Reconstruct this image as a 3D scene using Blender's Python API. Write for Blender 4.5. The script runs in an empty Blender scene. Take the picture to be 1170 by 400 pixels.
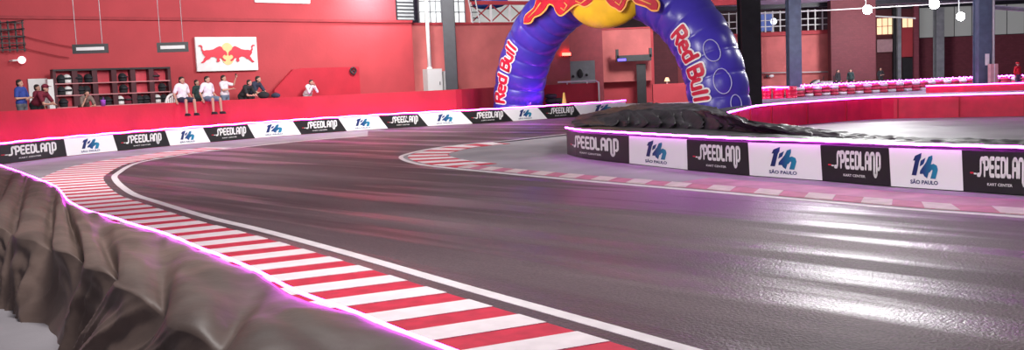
import bpy, bmesh, math, random
from mathutils import Vector, Matrix, noise
random.seed(7)
PI = math.pi
SC = bpy.context.scene
COL = SC.collection

# ------------------------------------------------------------------ camera
F_PX, PITCH, ROLL, CAM_H = 1100.0, math.radians(5.5), math.radians(2.46), 1.85
FWD = Vector((0, math.cos(PITCH), -math.sin(PITCH)))
_R0 = Vector((1, 0, 0)); _U0 = _R0.cross(FWD)
RGT = _R0 * math.cos(ROLL) - _U0 * math.sin(ROLL)
UPV = _U0 * math.cos(ROLL) + _R0 * math.sin(ROLL)
cam_data = bpy.data.cameras.new('camera')
cam_data.sensor_width = 36.0
cam_data.lens = F_PX / 1170.0 * 36.0
cam_data.clip_end = 400
cam = bpy.data.objects.new('camera', cam_data); COL.objects.link(cam)
M3 = Matrix((RGT, UPV, -FWD)).transposed()
cam.matrix_world = Matrix.Translation((0, 0, CAM_H)) @ M3.to_4x4()
SC.camera = cam
# ------------------------------------------------------------------ view
SC.view_settings.view_transform = 'Standard'
SC.view_settings.look = 'None'
SC.view_settings.exposure = 0.38
SC.view_settings.gamma = 1.0
SC.view_settings.use_curve_mapping = False
# ------------------------------------------------------------------ world: dim mauve ambient fill, added for even light all round
w = bpy.data.worlds.new('world'); SC.world = w; w.use_nodes = True
bg = w.node_tree.nodes['Background']
bg.inputs[0].default_value = (0.86, 0.80, 0.92, 1); bg.inputs[1].default_value = 0.13

def area(name, loc, size, power, color=(1, .97, .95), target=None, size_y=None):
    l = bpy.data.lights.new(name, 'AREA'); l.energy = power; l.color = color
    l.shape = 'RECTANGLE'; l.size = size; l.size_y = size_y or size
    o = bpy.data.objects.new(name, l); COL.objects.link(o); o.location = loc
    d = (Vector(target) - Vector(loc)) if target else Vector((0, 0, -1))
    o.rotation_euler = d.to_track_quat('-Z', 'Y').to_euler()
    return o
# large lamps hung over the track and the platform (above the frame)
area('high_bay_light', (-9, 20, 7.5), 2.5, 900, target=(-10, 33, 0))
area('high_bay_light', (-1, 8, 7.5), 2.5, 640, target=(3.5, 16.5, 0))
area('high_bay_light', (8, 22, 7.5), 2.5, 480)
area('high_bay_light', (-3, 9, 7.4), 2.0, 170)
area('high_bay_light', (-1, 30, 7.5), 2.0, 480, target=(0, 44, 0))
area('high_bay_light', (-10, 31, 7.5), 2.5, 420, target=(-12, 38, 1))
area('high_bay_light', (-3, 38, 7.6), 2.0, 900, target=(-5, 47, 2.8))
area('high_bay_light', (13, 38, 6.4), .7, 430, (1, 1, 1), target=(9, 10, 0))
area('high_bay_light', (18, 46, 6.4), .7, 430, (1, 1, 1), target=(12, 20, 0))
area('high_bay_light', (10, 60, 6.6), 2.0, 900, target=(12, 76, 2))
area('high_bay_light', (28, 70, 6.6), 2.0, 1300, target=(33, 88, 3))
area('high_bay_light', (-5.6, 45.6, 7.0), .8, 260, target=(-6.2, 47.6, 3.6))

# ------------------------------------------------------------------ materials
def mat(name, col, rough=.6, metal=0.0, emit=None, es=1.0, var=0.0, vscale=3.0, bump=0.0, bscale=30.0, col2=None, spec=None, coat=0.0):
    m = bpy.data.materials.new(name); m.use_nodes = True
    nt = m.node_tree; N = nt.nodes; L = nt.links
    p = N['Principled BSDF']
    p.inputs['Base Color'].default_value = (*col, 1)
    p.inputs['Roughness'].default_value = rough
    p.inputs['Metallic'].default_value = metal
    if spec is not None: p.inputs['Specular IOR Level'].default_value = spec
    if coat: p.inputs['Coat Weight'].default_value = coat; p.inputs['Coat Roughness'].default_value = .15
    if emit:
        p.inputs['Emission Color'].default_value = (*emit, 1); p.inputs['Emission Strength'].default_value = es
    tc = N.new('ShaderNodeTexCoord')
    if var or col2:
        n = N.new('ShaderNodeTexNoise'); n.inputs['Scale'].default_value = vscale; n.inputs['Detail'].default_value = 6
        L.new(tc.outputs['Object'], n.inputs['Vector'])
        r = N.new('ShaderNodeValToRGB')
        c2 = col2 or tuple(c * (1 - var) for c in col)
        c1 = col if col2 else tuple(min(1, c * (1 + var)) for c in col)
        r.color_ramp.elements[0].position = .35; r.color_ramp.elements[1].position = .65
        r.color_ramp.elements[0].color = (*c2, 1); r.color_ramp.elements[1].color = (*c1, 1)
        L.new(n.outputs['Fac'], r.inputs['Fac']); L.new(r.outputs['Color'], p.inputs['Base Color'])
    if bump:
        n2 = N.new('ShaderNodeTexNoise'); n2.inputs['Scale'].default_value = bscale; n2.inputs['Detail'].default_value = 4
        L.new(tc.outputs['Object'], n2.inputs['Vector'])
        b = N.new('ShaderNodeBump'); b.inputs['Strength'].default_value = bump; b.inputs['Distance'].default_value = .02
        L.new(n2.outputs['Fac'], b.inputs['Height']); L.new(b.outputs['Normal'], p.inputs['Normal'])
    return m

def asphalt_mat():
    m = bpy.data.materials.new('asphalt'); m.use_nodes = True
    nt = m.node_tree; N = nt.nodes; L = nt.links; p = N['Principled BSDF']
    tc = N.new('ShaderNodeTexCoord')
    # racing direction: stretch noise along the track
    rot = N.new('ShaderNodeMapping'); rot.inputs['Rotation'].default_value = (0, 0, math.radians(47)); L.new(tc.outputs['Object'], rot.inputs['Vector'])
    mp = N.new('ShaderNodeMapping'); mp.inputs['Scale'].default_value = (.14, 1.0, 1)
    L.new(rot.outputs['Vector'], mp.inputs['Vector'])
    n = N.new('ShaderNodeTexNoise'); n.inputs['Scale'].default_value = 1.0; n.inputs['Detail'].default_value = 5
    L.new(mp.outputs['Vector'], n.inputs['Vector'])
    g = N.new('ShaderNodeTexNoise'); g.inputs['Scale'].default_value = 38; g.inputs['Detail'].default_value = 3
    L.new(tc.outputs['Object'], g.inputs['Vector'])
    r = N.new('ShaderNodeValToRGB')
    e = r.color_ramp.elements
    e[0].position = .36; e[0].color = (.072, .047, .054, 1)
    e[1].position = .66; e[1].color = (.135, .095, .105, 1)
    L.new(n.outputs['Fac'], r.inputs['Fac'])
    mx = N.new('ShaderNodeMix'); mx.data_type = 'RGBA'; mx.blend_type = 'MULTIPLY'; mx.inputs['Factor'].default_value = .55
    gr = N.new('ShaderNodeValToRGB'); gr.color_ramp.elements[0].position = .35; gr.color_ramp.elements[0].color = (.5, .5, .5, 1)
    gr.color_ramp.elements[1].position = .65; gr.color_ramp.elements[1].color = (1.3, 1.3, 1.3, 1)
    L.new(g.outputs['Fac'], gr.inputs['Fac'])
    L.new(r.outputs['Color'], mx.inputs[6]); L.new(gr.outputs['Color'], mx.inputs[7])
    L.new(mx.outputs[2], p.inputs['Base Color'])
    n3 = N.new('ShaderNodeTexNoise'); n3.inputs['Scale'].default_value = .8; n3.inputs['Detail'].default_value = 4
    mp3 = N.new('ShaderNodeMapping'); mp3.inputs['Scale'].default_value = (.12, 1.5, 1)
    mp3.inputs['Location'].default_value = (3, 1.4, 0)
    L.new(rot.outputs['Vector'], mp3.inputs['Vector']); L.new(mp3.outputs['Vector'], n3.inputs['Vector'])
    rr = N.new('ShaderNodeValToRGB'); rr.color_ramp.elements[0].position = .42; rr.color_ramp.elements[0].color = (.30, .30, .30, 1)
    rr.color_ramp.elements[1].position = .52; rr.color_ramp.elements[1].color = (.60, .60, .60, 1)
    L.new(n3.outputs['Fac'], rr.inputs['Fac']); L.new(rr.outputs['Color'], p.inputs['Roughness'])
    p.inputs['Specular IOR Level'].default_value = .32
    b = N.new('ShaderNodeBump'); b.inputs['Strength'].default_value = .6; b.inputs['Distance'].default_value = .012
    L.new(g.outputs['Fac'], b.inputs['Height']); L.new(b.outputs['Normal'], p.inputs['Normal'])
    return m

def wall_mat(name, col, bricks=False, var=.12):
    m = mat(name, col, .75, var=var, vscale=.9)
    nt = m.node_tree; N = nt.nodes; L = nt.links; p = N['Principled BSDF']
    tc = N.new('ShaderNodeTexCoord')
    n = N.new('ShaderNodeTexNoise'); n.inputs['Scale'].default_value = 9; n.inputs['Detail'].default_value = 5
    L.new(tc.outputs['Object'], n.inputs['Vector'])
    b = N.new('ShaderNodeBump'); b.inputs['Strength'].default_value = .25; b.inputs['Distance'].default_value = .03
    L.new(n.outputs['Fac'], b.inputs['Height']); L.new(b.outputs['Normal'], p.inputs['Normal'])
    if bricks:
        sx = N.new('ShaderNodeSeparateXYZ'); L.new(tc.outputs['Object'], sx.inputs[0])
        cx = N.new('ShaderNodeCombineXYZ'); L.new(sx.outputs['X'], cx.inputs['X']); L.new(sx.outputs['Z'], cx.inputs['Y'])
        bt = N.new('ShaderNodeTexBrick'); bt.inputs['Scale'].default_value = 1.6
        bt.inputs['Color1'].default_value = (*col, 1); bt.inputs['Color2'].default_value = (*[c * .82 for c in col], 1)
        bt.inputs['Mortar'].default_value = (*[c * .8 for c in col], 1); bt.inputs['Mortar Size'].default_value = .02
        L.new(cx.outputs[0], bt.inputs['Vector']); L.new(bt.outputs['Color'], p.inputs['Base Color'])
    return m

M = {}
M['asphalt'] = asphalt_mat()
M['concrete'] = mat('concrete', (.30, .275, .30), .7, var=.14, vscale=.7, bump=.15)
M['kerb_red'] = mat('kerb_red', (.55, .022, .055), .55, var=.14, vscale=6)
M['kerb_white'] = mat('kerb_white', (.80, .72, .74), .5, var=.06, vscale=5)
M['line_white'] = mat('line_white', (.72, .66, .68), .5, var=.08, vscale=4)
M['worn_cream'] = mat('worn_cream', (.62, .50, .50), .6, var=.12, vscale=5)
M['worn_pink'] = mat('worn_pink', (.50, .16, .24), .6, var=.15, vscale=4)
M['red_wall'] = wall_mat('red_wall', (.44, .046, .058), var=.06)
M['red_wall_deep'] = wall_mat('red_wall_deep', (.46, .015, .035))
M['coral_wall'] = wall_mat('coral_wall', (.50, .125, .120))
M['brick_wall'] = wall_mat('brick_wall', (.115, .022, .03), True)
M['maroon_wall'] = wall_mat('maroon_wall', (.26, .060, .085), True)
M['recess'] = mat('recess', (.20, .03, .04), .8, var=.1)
M['ledge'] = mat('ledge', (.34, .03, .04), .7, var=.1)
M['tarp'] = mat('tarp', (.155, .106, .090), .48, var=.22, vscale=2.2, bump=.4, bscale=5, spec=.45)
M['tarp_black'] = mat('tarp_black', (.038, .034, .038), .42, var=.35, vscale=3, bump=.6, bscale=5, spec=.35)
M['board_black'] = mat('board_black', (.018, .018, .018), .35, var=.1)
M['board_white'] = mat('board_white', (.90, .90, .90), .35, var=.01)
M['ink_white'] = mat('ink_white', (.88, .88, .86), .4, var=.01)
M['ink_navy'] = mat('ink_navy', (.012, .022, .13), .4, var=.05)
M['ink_red'] = mat('ink_red', (.70, .03, .06), .4, var=.03)
M['black'] = mat('black', (.015, .015, .018), .5, var=.2)
M['dark_steel'] = mat('dark_steel', (.024, .026, .034), .5, .2, var=.2, vscale=2)
M['blue_steel'] = mat('blue_steel', (.10, .13, .19), .5, .2, var=.15, vscale=2)
M['grey_steel'] = mat('grey_steel', (.30, .32, .34), .5, .2, var=.15, vscale=2)
M['white_paint'] = mat('white_paint', (.78, .76, .76), .5, var=.05)
M['pale_grey'] = mat('pale_grey', (.52, .52, .52), .5, var=.06)
M['red_plastic'] = mat('red_plastic', (.74, .010, .065), .35, var=.12, vscale=2, coat=.2)
M['tyre'] = mat('tyre', (.02, .02, .022), .7, var=.2)
M['tyre_red'] = mat('tyre_red', (.55, .05, .10), .55, var=.25, vscale=5)
M['tyre_white'] = mat('tyre_white', (.75, .70, .72), .5, var=.15, vscale=5)
M['glass_lit'] = mat('glass_lit', (.8, .8, .8), .2, emit=(.86, .92, .88), es=.62)
M['glass_warm'] = mat('glass_warm', (.8, .7, .5), .2, emit=(1, .70, .38), es=.75)
M['glass_grey'] = mat('glass_grey', (.3, .32, .33), .3, emit=(.50, .50, .48), es=.22)
M['lamp_glow'] = mat('lamp_glow', (1, 1, 1), .3, emit=(1, .98, .96), es=55)
M['led'] = mat('led', (.9, .7, .9), .3, emit=(.86, .058, 1.0), es=13.0)
M['led_near'] = mat('led_near', (.9, .7, .9), .3, emit=(.88, .070, 1.0), es=10.0)
M['led_dim'] = mat('led_dim', (.9, .7, .9), .3, emit=(.86, .07, 1.0), es=9)
M['red_glow'] = mat('red_glow', (1, .1, .1), .3, emit=(1, .06, .04), es=9)
M['blue_glow'] = mat('blue_glow', (.1, .1, 1), .3, emit=(.10, .05, 1), es=2.0)
M['vinyl_blue'] = mat('vinyl_blue', (.055, .035, .42), .30, var=.10, vscale=.8, spec=.6)
M['sun_yellow'] = mat('sun_yellow', (.86, .50, .02), .35, var=.12, vscale=1.2)
M['bull_red'] = mat('bull_red', (.50, .012, .03), .4, var=.15, vscale=2)
M['outline_yellow'] = mat('outline_yellow', (.90, .45, .10), .4, var=.05)
M['text_red'] = mat('text_red', (.62, .015, .05), .4, var=.04)
M['skin'] = mat('skin', (.50, .27, .20), .55, var=.06)
M['hair'] = mat('hair', (.02, .014, .012), .7, var=.2)
M['eye'] = mat('eye', (.02, .02, .02), .3)
M['lips'] = mat('lips', (.35, .10, .09), .5)
for n_, c_ in dict(white=(.74, .68, .74), blue=(.03, .06, .30), maroon=(.16, .01, .03), olive=(.20, .15, .13), black=(.018, .018, .022),
                   navy=(.03, .035, .07), green=(.02, .045, .045), denim=(.14, .18, .26), red=(.55, .02, .03), grey=(.12, .12, .14)).items():
    M['cloth_' + n_] = mat('cloth_' + n_, c_, .85, var=.12, vscale=7, bump=.2, bscale=20)

def logo12_mat():
    m = mat('ink_teal_gradient', (.02, .2, .4), .4)
    nt = m.node_tree; N = nt.nodes; L = nt.links; p = N['Principled BSDF']
    at = N.new('ShaderNodeAttribute'); at.attribute_name = 'lx'
    r = N.new('ShaderNodeValToRGB'); e = r.color_ramp.elements
    e[0].position = 0; e[0].color = (.010, .018, .10, 1); e[1].position = 1; e[1].color = (.012, .26, .42, 1)
    k = e.new(.45); k.color = (.012, .05, .20, 1)
    L.new(at.outputs['Fac'], r.inputs['Fac']); L.new(r.outputs['Color'], p.inputs['Base Color'])
    return m
M['ink_grad'] = logo12_mat()

# ------------------------------------------------------------------ pixel helpers (the plan was surveyed from the photo)
def ray(px, py): return FWD + RGT * ((px - 585) / F_PX) + UPV * ((200 - py) / F_PX)
def gp(px, py, z=0.0):
    d = ray(px, py); t = (z - CAM_H) / d.z
    return Vector((d.x * t, d.y * t, z))
def at(px, py, Y):
    d = ray(px, py); t = Y / d.y
    return Vector((d.x * t, Y, CAM_H + d.z * t))
def on(px, py, A, B):
    """point where the sight line meets the upright plane through A and B"""
    d = ray(px, py); e = Vector((B[0] - A[0], B[1] - A[1])); n = Vector((-e.y, e.x))
    t = (A[0] * n.x + A[1] * n.y) / (d.x * n.x + d.y * n.y)
    return Vector((d.x * t, d.y * t, CAM_H + d.z * t))
def zof(py, Y, px=585): return at(px, py, Y).z

# ------------------------------------------------------------------ mesh helpers
class MB:
    def __init__(s): s.v = []; s.f = []; s.m = []; s.k = 0
    def add(s, vs, fs, k=None):
        o = len(s.v); s.v += [tuple(x) for x in vs]; s.f += [tuple(i + o for i in f) for f in fs]
        s.m += [s.k if k is None else k] * len(fs); return s
    def box(s, c, d, rz=0, k=None):
        x, y, z = [q / 2 for q in d]; ca, sa = math.cos(rz), math.sin(rz)
        vs = []
        for dz in (-z, z):
            for dx, dy in ((-x, -y), (x, -y), (x, y), (-x, y)):
                vs.append((c[0] + dx * ca - dy * sa, c[1] + dx * sa + dy * ca, c[2] + dz))
        return s.add(vs, [(3, 2, 1, 0), (4, 5, 6, 7), (0, 1, 5, 4), (1, 2, 6, 5), (2, 3, 7, 6), (3, 0, 4, 7)], k)
    def tube(s, pts, r, n=8, k=None, closed=False):
        pts = [Vector(p) for p in pts]; N_ = len(pts); rings = []; up = None
        rr = r if isinstance(r, (list, tuple)) else [r] * N_
        for i, p in enumerate(pts):
            a = pts[(i - 1) % N_] if (i or closed) else p; b = pts[(i + 1) % N_] if (i < N_ - 1 or closed) else p
            t = (b - a).normalized()
            if up is None:
                up = Vector((0, 0, 1)) if abs(t.z) < .9 else Vector((1, 0, 0))
            sd = t.cross(up)
            if sd.length < 1e-5: sd = t.cross(Vector((1, 0, 0)))
            sd.normalize(); up = sd.cross(t).normalized()
            rings.append([p + (sd * math.cos(2 * PI * j / n) + up * math.sin(2 * PI * j / n)) * rr[i] for j in range(n)])
        vs = [v for g in rings for v in g]; fs = []
        M_ = N_ if closed else N_ - 1
        for i in range(M_):
            for j in range(n):
                a = i * n + j; b = i * n + (j + 1) % n; c = ((i + 1) % N_) * n + (j + 1) % n; d = ((i + 1) % N_) * n + j
                fs.append((a, b, c, d))
        if not closed: fs += [tuple(range(n - 1, -1, -1)), tuple((N_ - 1) * n + j for j in range(n))]
        return s.add(vs, fs, k)
    def capsule(s, a, b, ra, rb, n=12, k=None):
        a = Vector(a); b = Vector(b); t = b - a
        if t.length < 1e-5: t = Vector((0, 0, 1e-3)); b = a + t
        L_ = t.length; t = t / L_; pts = []; rr = []
        for i in range(5):
            th = PI / 2 * (1 - i / 4); pts.append(a - t * ra * math.sin(th)); rr.append(max(ra * math.cos(th), ra * .02))
        for i in range(5):
            th = PI / 2 * i / 4; pts.append(b + t * rb * math.sin(th)); rr.append(max(rb * math.cos(th), rb * .02))
        return s.tube(pts, rr, n, k)
    def ell(s, c, r, n=14, m_=9, k=None, rot=None):
        vs = []; fs = []
        for i in range(m_ + 1):
            th = PI * i / m_
            for j in range(n):
                ph = 2 * PI * j / n
                v = Vector((r[0] * math.sin(th) * math.cos(ph), r[1] * math.sin(th) * math.sin(ph), r[2] * math.cos(th)))
                if rot: v = rot @ v
                vs.append(v + Vector(c))
        for i in range(m_):
            for j in range(n):
                fs.append((i * n + j, (i + 1) * n + j, (i + 1) * n + (j + 1) % n, i * n + (j + 1) % n))
        return s.add(vs, fs, k)
    def prism(s, poly, z0, z1, k=None):
        n = len(poly)
        vs = [(p[0], p[1], z0) for p in poly] + [(p[0], p[1], z1) for p in poly]
        fs = [tuple(range(n - 1, -1, -1)), tuple(range(n, 2 * n))] + [(i, (i + 1) % n, n + (i + 1) % n, n + i) for i in range(n)]
        return s.add(vs, fs, k)
    def torus(s, c, R_, r, axis='z', n=20, m_=8, k=None, sq=1.0):
        pts = []
        for i in range(n):
            a = 2 * PI * i / n; u, v = math.cos(a) * R_, math.sin(a) * R_
            pts.append(Vector(c) + (Vector((u, v, 0)) if axis == 'z' else Vector((u, 0, v)) if axis == 'y' else Vector((0, u, v))))
        return s.tube(pts, r, m_, k, closed=True)
    def build(s, name, mats, parent=None, loc=None, smooth=False):
        me = bpy.data.meshes.new(name); me.from_pydata(s.v, [], s.f)
        if not isinstance(mats, (list, tuple)): mats = [mats]
        for q in mats: me.materials.append(q)
        if any(s.m): me.polygons.foreach_set('material_index', s.m)
        bm = bmesh.new(); bm.from_mesh(me); bmesh.ops.recalc_face_normals(bm, faces=bm.faces); bm.to_mesh(me); bm.free()
        if smooth: me.polygons.foreach_set('use_smooth', [True] * len(me.polygons))
        me.update()
        o = bpy.data.objects.new(name, me); COL.objects.link(o)
        if loc is not None: o.location = loc
        if parent: o.parent = parent
        return o

def tag(o, label=None, cat=None, group=None, kind=None):
    if label: o['label'] = label
    if cat: o['category'] = cat
    if group: o['group'] = group
    if kind: o['kind'] = kind
    return o
def thing(name, label, cat, loc=(0, 0, 0), rz=0, group=None):
    o = bpy.data.objects.new(name, None); COL.objects.link(o); o.empty_display_size = .1
    o.location = loc; o.rotation_euler = (0, 0, rz)
    return tag(o, label, cat, group)
def struct(o): o['kind'] = 'structure'; return o
def dup(root, loc, rz=None, label=None, group=None, scale=None):
    r = root.copy(); COL.objects.link(r); r.location = loc
    if rz is not None: r.rotation_euler = (0, 0, rz)
    if label: r['label'] = label
    if group: r['group'] = group
    if scale: r.scale = (scale,) * 3
    for ch in list(root.children):
        c = ch.copy(); COL.objects.link(c); c.parent = r
        for g in list(ch.children):
            d = g.copy(); COL.objects.link(d); d.parent = c
    return r
def crv(pts, n=8):
    """Catmull-Rom through points (Vectors of any size)"""
    pts = [Vector(p) for p in pts]; out = []
    P = [pts[0] * 2 - pts[1]] + pts + [pts[-1] * 2 - pts[-2]]
    for i in range(1, len(P) - 2):
        for j in range(n):
            t = j / n; a, b, c, d = P[i - 1:i + 3]
            out.append(.5 * ((2 * b) + (c - a) * t + (2 * a - 5 * b + 4 * c - d) * t * t + (3 * b - a - 3 * c + d) * t ** 3))
    out.append(pts[-1]); return out
class Path:
    """plan curve with arc length"""
    def __init__(s, pts, n=8):
        s.p = crv([Vector((p[0], p[1])) for p in pts], n); s.s = [0]
        for a, b in zip(s.p, s.p[1:]): s.s.append(s.s[-1] + (b - a).length)
        s.L = s.s[-1]
    def seg(s, d):
        i = 0
        while i < len(s.s) - 2 and s.s[i + 1] < d: i += 1
        return i
    def pt(s, d):
        i = s.seg(d); t = (d - s.s[i]) / max(1e-9, s.s[i + 1] - s.s[i]); return s.p[i].lerp(s.p[i + 1], t)
    def tan(s, d):
        e = .15; return (s.pt(min(s.L, d + e)) - s.pt(max(0, d - e))).normalized()
    def nrm(s, d):           # side that faces the camera
        t = s.tan(d); n = Vector((t.y, -t.x)); return n if n.dot(-s.pt(d)) > 0 else -n
    def hit(s, px, py):
        d = ray(px, py); q = Vector((-d.y, d.x))
        best = None
        for i in range(len(s.p) - 1):
            a = s.p[i].dot(q); b = s.p[i + 1].dot(q)
            if a * b <= 0 and a != b: return s.s[i] + (s.s[i + 1] - s.s[i]) * a / (a - b)
            for c_, d_ in ((abs(a), s.s[i]), (abs(b), s.s[i + 1])):
                if best is None or c_ < best[0]: best = (c_, d_)
        return best[1]
def offset(path, off, s0=0, s1=None, step=.3, left=None):
    s1 = path.L if s1 is None else s1; n = max(2, int((s1 - s0) / step)); out = []
    for i in range(n + 1):
        d = s0 + (s1 - s0) * i / n; t = path.tan(d); nn = Vector((-t.y, t.x)); out.append(path.pt(d) + nn * off)
    return out
def ribbon(a, b, z0, z1):
    """strip between two plan curves with the same count of points, with thickness"""
    m = MB(); n = len(a)
    vs = [(p.x, p.y, z1) for p in a] + [(p.x, p.y, z1) for p in b] + [(p.x, p.y, z0) for p in a] + [(p.x, p.y, z0) for p in b]
    fs = []
    for i in range(n - 1):
        fs += [(i, i + 1, n + i + 1, n + i), (2 * n + i, 3 * n + i, 3 * n + i + 1, 2 * n + i + 1), (i, 2 * n + i, 2 * n + i + 1, i + 1), (n + i, n + i + 1, 3 * n + i + 1, 3 * n + i)]
    fs += [(0, n, 3 * n, 2 * n), (n - 1, 3 * n - 1, 4 * n - 1, 2 * n - 1)]
    return m.add(vs, fs)
def flat_poly(name, poly, z, material):
    bm = bmesh.new(); vs = [bm.verts.new((p[0], p[1], z)) for p in poly]
    es = [bm.edges.new((vs[i], vs[(i + 1) % len(vs)])) for i in range(len(vs))]
    bmesh.ops.triangle_fill(bm, edges=es, use_beauty=True, normal=(0, 0, 1))
    bmesh.ops.recalc_face_normals(bm, faces=bm.faces)
    for f in bm.faces:
        if f.normal.z < 0: f.normal_flip()
    me = bpy.data.meshes.new(name); bm.to_mesh(me); bm.free(); me.materials.append(material)
    o = bpy.data.objects.new(name, me); COL.objects.link(o); return o

# ================================================================== GROUND
m = MB(); m.box((15, 45, -.15), (150, 120, .3)); struct(m.build('floor', M['concrete']))

WL = Path([gp(*p).xy for p in [(420, 155.5), (350, 161), (255, 171), (210, 177), (159, 186), (135, 198), (132, 206), (150, 221), (180, 231.5), (240, 249.5), (300, 264), (403, 292), (526, 328), (760, 394)]] + [(2.3, 4.6), (4.2, 1.6)])
HP = Path([gp(*p).xy for p in [(660, 152), (580, 161), (540, 164.5), (500, 169), (470, 175), (458, 180), (470, 186), (500, 191), (600, 201), (700, 210), (816, 220), (905, 228), (1040, 240), (1170, 249)]] + [(7.6, 9.2), (9.5, 6.8)])
LB = Path([(-18.5, 20.5), (-17.0, 25.2), (-15.75, 29.6), (-15.0, 32.5), (-12.9, 36.4), (-9.1, 41.2), (-5.25, 43.8), (-.9, 45.2), (3.45, 48.0), (6.1, 50.6)])
RB = Path([(1.42, 23.9), (1.75, 22.4), (2.55, 20.55), (3.44, 18.65), (4.26, 17.13), (5.15, 15.85), (5.82, 14.7), (6.5, 13.8), (7.0, 13.1), (8.2, 11.6), (9.6, 9.9)])
# asphalt of the racing line
pl = [p for p in offset(WL, 0, step=.6)]
tr = list(reversed(pl))
far = offset(LB, 0, LB.hit(420, 140), LB.L, .8)
if (far[0] - pl[0]).length > (far[-1] - pl[0]).length: far.reverse()
hp = offset(HP, 0, step=.6)
poly = tr + far + [Vector((9, 52)), Vector((12, 50)), Vector((7, 38)), Vector((3.5, 34))] + hp + [Vector((14, 2)), Vector((9, -1))]
struct(flat_poly('floor_asphalt', poly, .006, M['asphalt']))
# inner track behind the island
struct(flat_poly('floor_inner_track', [(9.5, 15.5), (16, 8), (40, 20), (40, 33), (10, 33), (7, 26)], .005, mat('inner_asphalt', (.15, .145, .145), .5, var=.3, vscale=.5)))

def kerb(path, off0, off1, s0, s1, pitch, mats, name, label, first=0, skew=0.0):
    m = MB(); d = s0; k = first; sgn = 1
    base = ribbon(offset(path, off0, s0, s1, .3), offset(path, off1, s0, s1, .3), .0, .008)
    m.v, m.f = list(base.v), list(base.f); m.m = [0] * len(base.f)
    while d < s1 - .02:
        e = min(s1, d + pitch)
        if k % 2 == 0:
            a = []; b = []
            for i in range(4):
                q = d + (e - d) * i / 3
                t = path.tan(q); nn = Vector((-t.y, t.x)); p = path.pt(q)
                a.append(p + nn * off0 + t * 0); b.append(p + nn * off1 + t * skew)
            r_ = ribbon(a, b, .004, .014); m.add(r_.v, r_.f, 1)
        d = e; k += 1
    o = m.build(name, mats)
    return tag(o, label, 'kerb')
# WL runs far->near with the tarp barrier on its right side => negative offset
sg = 1 if offset(WL, 1, WL.L * .6, WL.L * .6 + .5, .3)[0].x < WL.pt(WL.L * .6).x else -1
sA = WL.hit(200, 177); 
sA = 6.0
kerb(WL, sg * .24, sg * 1.75, sA, WL.L - 1.0, .368, [M['kerb_red'], M['kerb_white']], 'striped_kerb', 'long kerb of red and white stripes curving along the draped barrier', skew=-.28)
o = ribbon(offset(WL, -.07, step=.3), offset(WL, .07, step=.3), 0, .012).build('track_line', M['line_white']); tag(o, 'white track edge line along the long striped kerb', 'line')
for a_, b_ in ((0, 1),):
    o = ribbon(offset(WL, sg * .07, 5, None, .3), offset(WL, sg * .24, 5, None, .3), 0, .007).build('asphalt_margin', M['asphalt']); struct(o)
cen = Vector((4, 26)); sh = 1 if (offset(HP, 1, HP.L * .3, HP.L * .3 + .5)[0] - cen).length < (HP.pt(HP.L * .3) - cen).length else -1
o = ribbon(offset(HP, -.06, step=.3), offset(HP, .06, step=.3), 0, .012).build('track_line', M['line_white']); tag(o, 'thin white edge line looping round the tip of the island', 'line')
sB = HP.hit(560, 163)
sB = (HP.pt(0) - gp(565, 163).xy).length
sC = HP.hit(560, 197)
lens = [(abs((HP.pt(i * .1) - gp(500, 191).xy).length), i * .1) for i in range(int(HP.L * 10))]; sC = min(lens)[1]
kerb(HP, sh * .18, sh * 1.25, sB, sC + .6, .62, [M['kerb_red'], M['kerb_white']], 'striped_kerb', 'red and white kerb round the tip of the island', skew=.25)
kerb(HP, sh * .22, sh * .72, sC + .6, HP.L - .5, .47, [M['worn_pink'], M['worn_cream']], 'striped_kerb', 'worn pink and cream kerb in front of the right-hand boards', skew=-.30)
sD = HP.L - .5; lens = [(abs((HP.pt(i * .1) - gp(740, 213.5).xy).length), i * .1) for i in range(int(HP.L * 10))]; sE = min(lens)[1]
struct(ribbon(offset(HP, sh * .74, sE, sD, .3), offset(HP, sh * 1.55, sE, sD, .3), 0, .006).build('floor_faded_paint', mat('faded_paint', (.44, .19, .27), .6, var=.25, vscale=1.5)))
lens = [(abs((HP.pt(i * .1) - gp(650, 153).xy).length), i * .1) for i in range(200)]
o = ribbon(offset(HP, sh * .1, 0, sB, .3), offset(HP, sh * .42, 0, sB, .3), 0, .008).build('asphalt_edge', M['black']); tag(o, 'dark narrow strip of the asphalt edge on the far side of the island', 'edge_strip')  # dark strip standing for the asphalt edge beyond the island

# ================================================================== BOARDS
def strokes(lines, wd, m=None, k=0, xf=lambda x, y: (x, y)):
    m = m or MB()
    for ln in lines:
        for (x0, y0), (x1, y1) in zip(ln, ln[1:]):
            d = Vector((x1 - x0, y1 - y0)); L_ = d.length
            if L_ < 1e-6: continue
            d /= L_; n = Vector((-d.y, d.x)) * wd / 2; segs = max(1, int(L_ / .4))
            for i in range(segs):
                a = Vector((x0, y0)) + d * L_ * i / segs; b = Vector((x0, y0)) + d * L_ * (i + 1) / segs
                m.add([(*xf(*(a + n)), 0), (*xf(*(a - n)), 0), (*xf(*(b - n)), 0), (*xf(*(b + n)), 0)], [(0, 1, 2, 3)], k)
        for (x, y) in ln:
            m.add([(*xf(x + wd / 2 * math.cos(j * PI / 4), y + wd / 2 * math.sin(j * PI / 4)), 0) for j in range(8)], [tuple(range(8))], k)
    return m
def bevel_poly(pts, r=.16):
    out = []
    for i, p in enumerate(pts):
        if i in (0, len(pts) - 1): out.append(p); continue
        out.append(p)
    return out
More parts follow.
